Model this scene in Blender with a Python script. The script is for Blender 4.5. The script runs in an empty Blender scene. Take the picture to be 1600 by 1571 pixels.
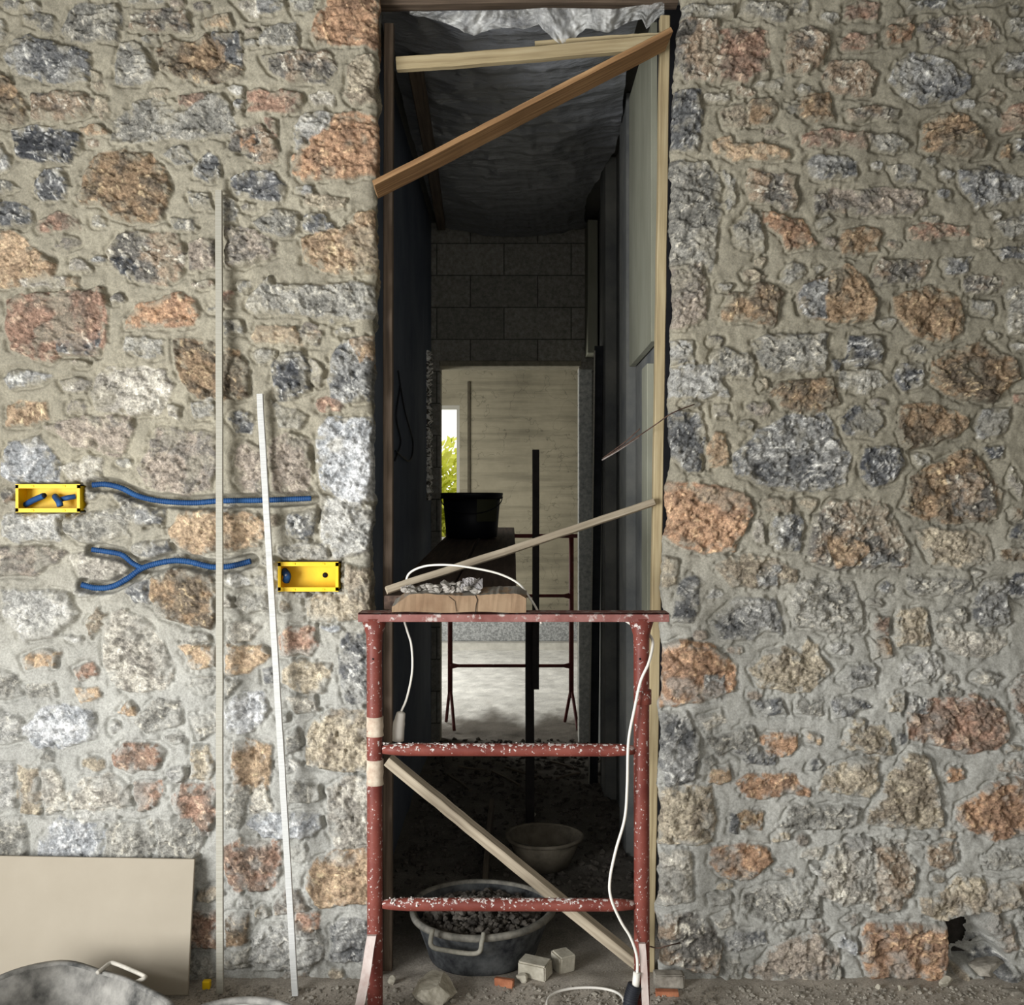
import bpy, bmesh, math, random
import numpy as np
from mathutils import Vector, Matrix, Quaternion
random.seed(7)
C = bpy.context.scene.collection
scn = bpy.context.scene

# ------------------------------------------------------------------ camera, world, lights
cam_d = bpy.data.cameras.new('camera'); cam = bpy.data.objects.new('camera', cam_d); C.objects.link(cam)
cam.location = (0, -3.2, 1.5); cam.rotation_euler = (math.pi/2, 0, 0)
cam_d.sensor_width = 36; cam_d.sensor_fit = 'HORIZONTAL'; cam_d.lens = 36.0; cam_d.clip_start = 0.05
scn.camera = cam
w = bpy.data.worlds.new('sky'); scn.world = w; w.use_nodes = True
bg = w.node_tree.nodes['Background']; bg.inputs[0].default_value = (1.0, 0.985, 0.95, 1); bg.inputs[1].default_value = 0.66

def area(name, loc, target, sx, sy, power, col):
    d = bpy.data.lights.new(name, 'AREA'); d.shape = 'RECTANGLE'; d.size = sx; d.size_y = sy; d.energy = power; d.color = col
    o = bpy.data.objects.new(name, d); C.objects.link(o); o.location = loc
    o.rotation_euler = (Vector(target)-Vector(loc)).to_track_quat('-Z', 'Y').to_euler(); return o
area('daylight_front_opening', (-2.7, -2.9, 0.95), (-0.4, 0, 0.9), 1.5, 1.6, 108, (0.97, 0.985, 1.0))
area('daylight_far_room_opening', (-2.35, 5.3, 1.5), (0.6, 5.6, 0.6), 2.4, 2.0, 66, (1.0, 0.985, 0.93))
vs = scn.view_settings
vs.view_transform = 'Standard'; vs.look = 'None'; vs.gamma = 1; vs.use_curve_mapping = False; vs.exposure = 1.0

# ------------------------------------------------------------------ helpers
def P(px, py, Y=0.0):
    d = 3.2 + Y
    return Vector(((px-800)*d/1600.0, Y, 1.5-(py-785.5)*d/1600.0))
cz = .018
def FP(px, py, z=cz):
    d = (1.5-z)*1600/(py-785.5); return Vector(((px-800)*d/1600, d-3.2, z))
def lin(c):
    c = np.asarray(c, float)/255.0
    return np.where(c <= 0.04045, c/12.92, ((c+0.055)/1.055)**2.4)
def L4(c): return tuple(float(v) for v in lin(c)) + (1.0,)

def new_mat(name):
    m = bpy.data.materials.new(name); m.use_nodes = True; nt = m.node_tree; b = nt.nodes['Principled BSDF']
    b.inputs['Specular IOR Level'].default_value = 0.25
    return m, nt, b
def mix(nt, fac, a, b, mode='MIX'):
    n = nt.nodes.new('ShaderNodeMix'); n.data_type = 'RGBA'; n.blend_type = mode
    for s, v in ((n.inputs['Factor'], fac), (n.inputs['A'], a), (n.inputs['B'], b)):
        if hasattr(v, 'is_linked') or hasattr(v, 'links'): nt.links.new(v, s)
        else: s.default_value = v
    return n.outputs['Result']
def noise(nt, scale, detail=6, rough=0.6, coord='Object', stretch=(1, 1, 1)):
    tc = nt.nodes.new('ShaderNodeTexCoord'); mp = nt.nodes.new('ShaderNodeMapping'); mp.inputs['Scale'].default_value = stretch
    n = nt.nodes.new('ShaderNodeTexNoise'); n.inputs['Scale'].default_value = scale; n.inputs['Detail'].default_value = detail; n.inputs['Roughness'].default_value = rough
    nt.links.new(tc.outputs[coord], mp.inputs[0]); nt.links.new(mp.outputs[0], n.inputs['Vector']); return n.outputs['Fac']
def ramp(nt, fac, stops):
    r = nt.nodes.new('ShaderNodeValToRGB'); e = r.color_ramp.elements
    e[0].position, e[0].color = stops[0]; e[1].position, e[1].color = stops[-1]
    for p, c in stops[1:-1]:
        x = e.new(p); x.color = c
    nt.links.new(fac, r.inputs[0]); return r.outputs[0]
def bump(nt, b, h, strength=0.4, dist=0.01):
    n = nt.nodes.new('ShaderNodeBump'); n.inputs['Strength'].default_value = strength; n.inputs['Distance'].default_value = dist
    nt.links.new(h, n.inputs['Height']); nt.links.new(n.outputs[0], b.inputs['Normal'])
def simple(name, c1, c2, scale=20, rough=0.85, bs=0.3, bd=0.004, stretch=(1, 1, 1), metal=0, lo=0.35, hi=0.65, detail=8):
    m, nt, b = new_mat(name); f = noise(nt, scale, detail, 0.65, 'Object', stretch)
    nt.links.new(ramp(nt, f, [(lo, L4(c1)), (hi, L4(c2))]), b.inputs['Base Color'])
    b.inputs['Roughness'].default_value = rough; b.inputs['Metallic'].default_value = metal
    if bs: bump(nt, b, f, bs, bd)
    return m
def splashed(name, c1, c2, paint, scale=18, lo=0.55, hi=0.6, rough=0.5, up=0.35, fine=60):
    # paint or plaster splashes over a base colour, thicker on faces that look up
    m, nt, b = new_mat(name); f = noise(nt, scale, 8, 0.6); base = ramp(nt, f, [(0.35, L4(c1)), (0.65, L4(c2))])
    g = nt.nodes.new('ShaderNodeNewGeometry'); sx = nt.nodes.new('ShaderNodeSeparateXYZ'); nt.links.new(g.outputs['Normal'], sx.inputs[0])
    mx = nt.nodes.new('ShaderNodeMath'); mx.operation = 'MULTIPLY_ADD'; nt.links.new(sx.outputs[2], mx.inputs[0]); mx.inputs[1].default_value = up*0.3
    nt.links.new(noise(nt, fine, 5, 0.6), mx.inputs[2])
    sp = ramp(nt, mx.outputs[0], [(lo, (0, 0, 0, 1)), (hi, (1, 1, 1, 1))])
    nt.links.new(mix(nt, sp, base, L4(paint)), b.inputs['Base Color']); b.inputs['Roughness'].default_value = rough
    bump(nt, b, sp, 0.3, 0.003); return m
def wood(name, c1, c2, c3, rough=0.75):
    m, nt, b = new_mat(name)
    f = noise(nt, 9, 6, 0.6, 'Object', (0.35, 9, 9)); g = noise(nt, 3, 3, 0.5)
    base = ramp(nt, f, [(0.3, L4(c1)), (0.5, L4(c2)), (0.72, L4(c3))])
    base = mix(nt, ramp(nt, g, [(0.45, (0, 0, 0, 1)), (0.8, (0.5, 0.5, 0.5, 1))]), base, L4(c1))
    nt.links.new(base, b.inputs['Base Color']); b.inputs['Roughness'].default_value = rough; bump(nt, b, f, 0.35, 0.002); return m
def plain(name, c, rough=0.6, metal=0):
    m, nt, b = new_mat(name); b.inputs['Base Color'].default_value = L4(c); b.inputs['Roughness'].default_value = rough; b.inputs['Metallic'].default_value = metal; return m

M = {}
M['red'] = splashed('red paint with plaster', (98, 45, 38), (124, 66, 56), (200, 190, 184), 10, 0.6, 0.66, 0.5, 0.3, 95)
M['red_top'] = splashed('worn red paint', (112, 64, 58), (140, 96, 90), (180, 166, 160), 14, 0.57, 0.66, 0.6, 0.2, 40)
M['darkred'] = splashed('old dark red paint', (70, 28, 28), (92, 38, 36), (120, 105, 98), 14, 0.66, 0.7, 0.6, 0.1, 50)
M['collar'] = simple('cream plaster sleeve', (170, 150, 132), (205, 192, 172), 30, 0.9)
M['strut'] = simple('pale smeared paint', (178, 158, 150), (205, 195, 188), 30, 0.8, stretch=(1, 1, .3))
M['crust'] = simple('white plaster crust', (190, 184, 178), (222, 216, 210), 60, 0.95)
M['pine'] = wood('yellow pine', (132, 116, 88), (164, 148, 114), (184, 170, 138))
M['pine_dark'] = wood('brown pine', (66, 56, 47), (92, 78, 65), (112, 97, 82))
M['pine_grey'] = wood('weathered grey pine', (122, 110, 94), (160, 148, 128), (182, 170, 150))
M['pine_warm'] = wood('warm brown batten', (108, 80, 54), (146, 112, 76), (180, 146, 106))
M['block'] = splashed('timber block with mortar', (122, 98, 76), (142, 120, 96), (126, 121, 112), 12, 0.68, 0.76, 0.9, 1.0, 20)
M['plank'] = wood('dark planks', (52, 40, 34), (76, 60, 50), (98, 78, 66))
M['lath'] = simple('pale metal lath', (146, 143, 130), (166, 162, 150), 6, 0.55, 0.05, 0.001, (30, 30, 1))
M['lath2'] = simple('white metal lath', (176, 176, 172), (196, 196, 192), 6, 0.5, 0.05, 0.001, (30, 30, 1))
M['board'] = simple('beige plasterboard', (150, 141, 125), (158, 149, 133), 2.5, 0.8, 0.05, 0.001)
M['tub'] = simple('cement smeared grey tub', (60, 60, 58), (158, 155, 148), 8, 0.8, 0.5, 0.006, lo=.36, hi=.64)
M['tub_rim'] = simple('pale dusty rim', (150, 146, 136), (188, 182, 170), 20, 0.9)
M['tub_black'] = simple('dusty black rubber', (28, 30, 34), (88, 90, 90), 16, 0.8, 0.3, 0.003)
M['bucket'] = plain('black plastic', (16, 16, 24), 0.5)
M['label'] = plain('dull olive label', (62, 62, 44), 0.7)
M['yellow'] = simple('yellow plastic', (220, 178, 14), (238, 200, 30), 8, 0.45, 0.05, 0.001)
M['blue'] = simple('blue conduit', (20, 54, 98), (38, 80, 128), 12, 0.55, 0.1, 0.001)
M['black'] = plain('matt black', (14, 14, 16), 0.8)
M['cable'] = plain('white cable', (222, 218, 208), 0.5)
M['plug'] = plain('greyed white plug', (196, 190, 180), 0.55)
M['conduit_black'] = plain('black corrugated conduit', (34, 36, 42), 0.55)
M['rust'] = simple('rusty wire', (58, 44, 38), (98, 76, 64), 40, 0.8, 0)
M['wire_light'] = simple('bright wire', (126, 118, 112), (156, 148, 142), 40, 0.5, 0)
M['terracotta'] = simple('broken terracotta', (150, 92, 66), (184, 124, 92), 30, 0.95)
M['rubble'] = simple('grey rubble', (112, 106, 96), (164, 158, 146), 30, 0.95, 0.5)
M['rubble_dark'] = simple('dark dusty rubble', (58, 54, 50), (104, 98, 90), 20, 0.95, 0.5)
M['rubble_pale'] = simple('pale concrete chunk', (156, 150, 134), (190, 184, 168), 25, 0.95, 0.6, 0.006)
M['splinter'] = wood('dirty splinters', (70, 62, 54), (98, 88, 76), (124, 112, 96))
M['panel'] = simple('greenish grey panel', (126, 126, 110), (150, 150, 134), 4, 0.85, 0.15, 0.002, (1, 1, .3))
M['insul'] = simple('speckled grey board', (120, 122, 122), (170, 172, 172), 55, 0.9, 0.2, 0.002, lo=.4, hi=.6)
M['leaf'] = simple('yellow green leaves', (214, 222, 70), (240, 240, 130), 8, 0.7, 0)

def link(name, me, m, parent=None, smooth=False):
    if m is not None: me.materials.append(m)
    o = bpy.data.objects.new(name, me); C.objects.link(o)
    if parent is not None: o.parent = parent
    if smooth: me.polygons.foreach_set('use_smooth', [True]*len(me.polygons))
    return o
def tag(o, label=None, cat=None, group=None, kind=None):
    if label: o['label'] = label
    if cat: o['category'] = cat
    if group: o['group'] = group
    if kind: o['kind'] = kind
    return o
def thing(name, loc, label, cat, group=None):
    o = bpy.data.objects.new(name, None); C.objects.link(o); o.location = loc; o.empty_display_size = 0.1
    return tag(o, label, cat, group)
def finish(name, bm, m, parent=None, smooth=False, loc=None, bevel=0):
    """bm is in world coordinates; origin goes to loc (or the lowest centre)."""
    if bevel: bmesh.ops.bevel(bm, geom=bm.edges[:], offset=bevel, segments=1, affect='EDGES')
    bmesh.ops.recalc_face_normals(bm, faces=bm.faces[:])
    if loc is None:
        xs = [v.co for v in bm.verts]
        loc = Vector(((min(v.x for v in xs)+max(v.x for v in xs))/2, (min(v.y for v in xs)+max(v.y for v in xs))/2, min(v.z for v in xs)))
    loc = Vector(loc)
    bmesh.ops.translate(bm, verts=bm.verts[:], vec=-loc)
    me = bpy.data.meshes.new(name); bm.to_mesh(me); bm.free()
    o = link(name, me, m, parent, smooth)
    o.location = loc - (parent.location if parent is not None and parent.parent is None else
                        (parent.location+parent.parent.location if parent is not None else Vector((0, 0, 0))))
    return o
def box(bm, x0, x1, y0, y1, z0, z1):
    r = bmesh.ops.create_cube(bm, size=1)
    for v in r['verts']:
        v.co = Vector((x0+(v.co.x+.5)*(x1-x0), y0+(v.co.y+.5)*(y1-y0), z0+(v.co.z+.5)*(z1-z0)))
    return r['verts']
def beam(name, p0, p1, wd, ht, m, parent=None, roll=0, wob=0.002, segs=24, up=None):
    """length along local X, wd along Y (depth), ht along Z; slightly crooked sawn timber"""
    p0 = Vector(p0); p1 = Vector(p1); d = p1-p0; Ln = d.length; x = d.normalized()
    upv = Vector(up) if up else (Vector((0, 0, 1)) if abs(x.z) < 0.9 else Vector((1, 0, 0)))
    y = upv.cross(x).normalized(); z = x.cross(y).normalized()
    R = Matrix((x, y, z)).transposed() @ Matrix.Rotation(roll, 3, 'X')
    bm = bmesh.new(); rings = []
    rnd = random.Random(hash((round(p0.x, 3), round(p0.z, 3))) & 0xffff)
    ph = [rnd.uniform(0, 6) for _ in range(4)]; c = min(wd, ht)*0.08
    prof = [(-1, -1, 1, 0), (-1, -1, 0, 1), (-1, 1, 0, -1), (-1, 1, 1, 0), (1, 1, -1, 0), (1, 1, 0, -1), (1, -1, 0, 1), (1, -1, -1, 0)]
    for i in range(segs+1):
        t = i/segs; oy = wob*math.sin(t*5+ph[0])+wob*.4*rnd.uniform(-1, 1); oz = wob*math.sin(t*4+ph[1])+wob*.4*rnd.uniform(-1, 1)
        ring = [bm.verts.new((t*Ln, a*wd/2+ca*c+oy, b_*ht/2+cb*c+oz)) for a, b_, ca, cb in prof]; rings.append(ring)
    for i in range(segs):
        for k in range(8):
            bm.faces.new((rings[i][k], rings[i][(k+1) % 8], rings[i+1][(k+1) % 8], rings[i+1][k]))
    bm.faces.new(rings[0]); bm.faces.new(rings[-1][::-1])
    bmesh.ops.recalc_face_normals(bm, faces=bm.faces[:])
    me = bpy.data.meshes.new(name); bm.to_mesh(me); bm.free()
    o = link(name, me, m, parent); o.rotation_mode = 'QUATERNION'; o.rotation_quaternion = R.to_quaternion()
    o.location = p0 - (parent.location if parent is not None else Vector((0, 0, 0)))
    return o
def spline(pts, n=10):
    pts = [Vector(p) for p in pts]; out = []
    q = [2*pts[0]-pts[1]] + pts + [2*pts[-1]-pts[-2]]
    for i in range(1, len(q)-2):
        a, b, c, d = q[i-1], q[i], q[i+1], q[i+2]
        for k in range(n):
            t = k/n
            out.append(0.5*((2*b)+(c-a)*t+(2*a-5*b+4*c-d)*t*t+(3*b-a-3*c+d)*t**3))
    out.append(pts[-1]); return out
def tube(bm, pts, r, seg=12, cap=True, rf=None):
    pts = [Vector(p) for p in pts]; n = len(pts); prev = None; rings = []
    for i, p in enumerate(pts):
        t = (pts[min(i+1, n-1)]-pts[max(i-1, 0)]).normalized()
        if prev is None:
            a = Vector((0, 1, 0)) if abs(t.y) < .9 else Vector((1, 0, 0)); u = (a - t*a.dot(t)).normalized()
        else: u = (prev - t*prev.dot(t)).normalized()
        prev = u; v = t.cross(u); rr = rf(i/(n-1)) if rf else r
        rings.append([bm.verts.new(p+(u*math.cos(2*math.pi*k/seg)+v*math.sin(2*math.pi*k/seg))*rr) for k in range(seg)])
    for i in range(n-1):
        for k in range(seg):
            bm.faces.new((rings[i][k], rings[i][(k+1) % seg], rings[i+1][(k+1) % seg], rings[i+1][k]))
    if cap: bm.faces.new(rings[0]); bm.faces.new(rings[-1][::-1])
def tube_obj(name, pts, r, m, parent=None, n=10, seg=12, rf=None, smooth=True, sp=True):
    bm = bmesh.new(); tube(bm, spline(pts, n) if sp and len(pts) > 2 else pts, r, seg, True, rf)
    return finish(name, bm, m, parent, smooth)
def vns(p, seed):
    return float(fbm(np.array([[p.x*10+p.z*7+seed*31]]), np.array([[p.y*10-p.z*6]]), 8, 2, 3)[0, 0])
def rock(bm, c, s, seed, sub=2, rough=0.25):
    rnd = random.Random(seed); r = bmesh.ops.create_icosphere(bm, subdivisions=sub, radius=1)
    planes = [(Vector((rnd.gauss(0, 1), rnd.gauss(0, 1), rnd.gauss(0, 1))).normalized(), rnd.uniform(.45, .85)) for _ in range(9)]
    rot = Matrix.Rotation(rnd.uniform(0, 6), 3, 'Z')
    for v in r['verts']:
        co = v.co.copy()
        for nrm, dd in planes:
            k = co.dot(nrm)
            if k > dd: co -= nrm*(k-dd)
        co *= 1+rnd.uniform(-.05, .05)*rough*(4 if sub < 3 else 2)+(.22*(vns(co*1.7, seed)-.5) if sub > 2 else 0)
        co = rot @ Vector((co.x*s[0], co.y*s[1], co.z*s[2])); v.co = co+Vector(c)
    return r['verts']
def lathe(bm, prof, c, seg=48, sx=1.0, sy=1.0, wob=0.0, ph=0, ring=False):
    rings = []
    for r, z in prof:
        rings.append([bm.verts.new((c[0]+sx*r*(1+wob*math.sin(3*a+ph)+wob*.6*math.sin(5*a+2*ph))*math.cos(a), c[1]+sy*r*(1+wob*math.sin(3*a+ph))*math.sin(a), c[2]+z+wob*.25*math.sin(4*a+ph)*abs(z)))
                      for a in [2*math.pi*k/seg for k in range(seg)]])
    if ring: rings.append(rings[0])
    for i in range(len(rings)-1):
        for k in range(seg):
            bm.faces.new((rings[i][k], rings[i][(k+1) % seg], rings[i+1][(k+1) % seg], rings[i+1][k]))
    if not ring: bm.faces.new(rings[0]); bm.faces.new(rings[-1][::-1])

# ------------------------------------------------------------------ numpy noise
rs = np.random.RandomState(11); TAB = [rs.rand(256, 256) for _ in range(12)]
def vn(x, y, k):
    xi = np.floor(x).astype(int); yi = np.floor(y).astype(int); fx = x-xi; fy = y-yi
    fx = fx*fx*(3-2*fx); fy = fy*fy*(3-2*fy); T = TAB[k % 12]
    a = T[yi & 255, xi & 255]; b = T[yi & 255, (xi+1) & 255]; c = T[(yi+1) & 255, xi & 255]; d = T[(yi+1) & 255, (xi+1) & 255]
    return (a*(1-fx)+b*fx)*(1-fy)+(c*(1-fx)+d*fx)*fy
def fbm(x, y, s, k=0, o=4, g=0.5):
    out = 0; a = 1; t = 0
    for i in range(o):
        out = out+a*vn(x/s*(2**i)+17.3*i+k*7.1, y/s*(2**i)+9.7*i+k*3.3, k+i); t += a; a *= g
    return out/t
def ridged(x, y, s, k=0, o=3):
    out = 0; a = 1; t = 0
    for i in range(o):
        out = out+a*(1-np.abs(2*vn(x/s*(2**i)+5.3*i, y/s*(2**i)+2.7*i, k+i)-1)); t += a; a *= .5
    return out/t
def sst(e0, e1, x):
    t = np.clip((x-e0)/(e1-e0), 0, 1); return t*t*(3-2*t)
def polysd(px, py, pts):
    n = len(pts); d2 = np.full(px.shape, 1e12); ins = np.zeros(px.shape, bool)
    for i in range(n):
        ax, ay = pts[i]; bx, by = pts[(i+1) % n]; ex, ey = bx-ax, by-ay; wx, wy = px-ax, py-ay
        t = np.clip((wx*ex+wy*ey)/(ex*ex+ey*ey+1e-9), 0, 1); d2 = np.minimum(d2, (wx-ex*t)**2+(wy-ey*t)**2)
        if ey != 0:
            c = ((ay > py) != (by > py)) & (px < (bx-ax)*(py-ay)/ey+ax); ins ^= c
    d = np.sqrt(d2); return np.where(ins, -d, d)
def linedist(px, py, pts):
    d2 = np.full(px.shape, 1e12)
    for i in range(len(pts)-1):
        ax, ay = pts[i]; bx, by = pts[i+1]; ex, ey = bx-ax, by-ay; wx, wy = px-ax, py-ay
        t = np.clip((wx*ex+wy*ey)/(ex*ex+ey*ey+1e-9), 0, 1); d2 = np.minimum(d2, (wx-ex*t)**2+(wy-ey*t)**2)
    return np.sqrt(d2)

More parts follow.
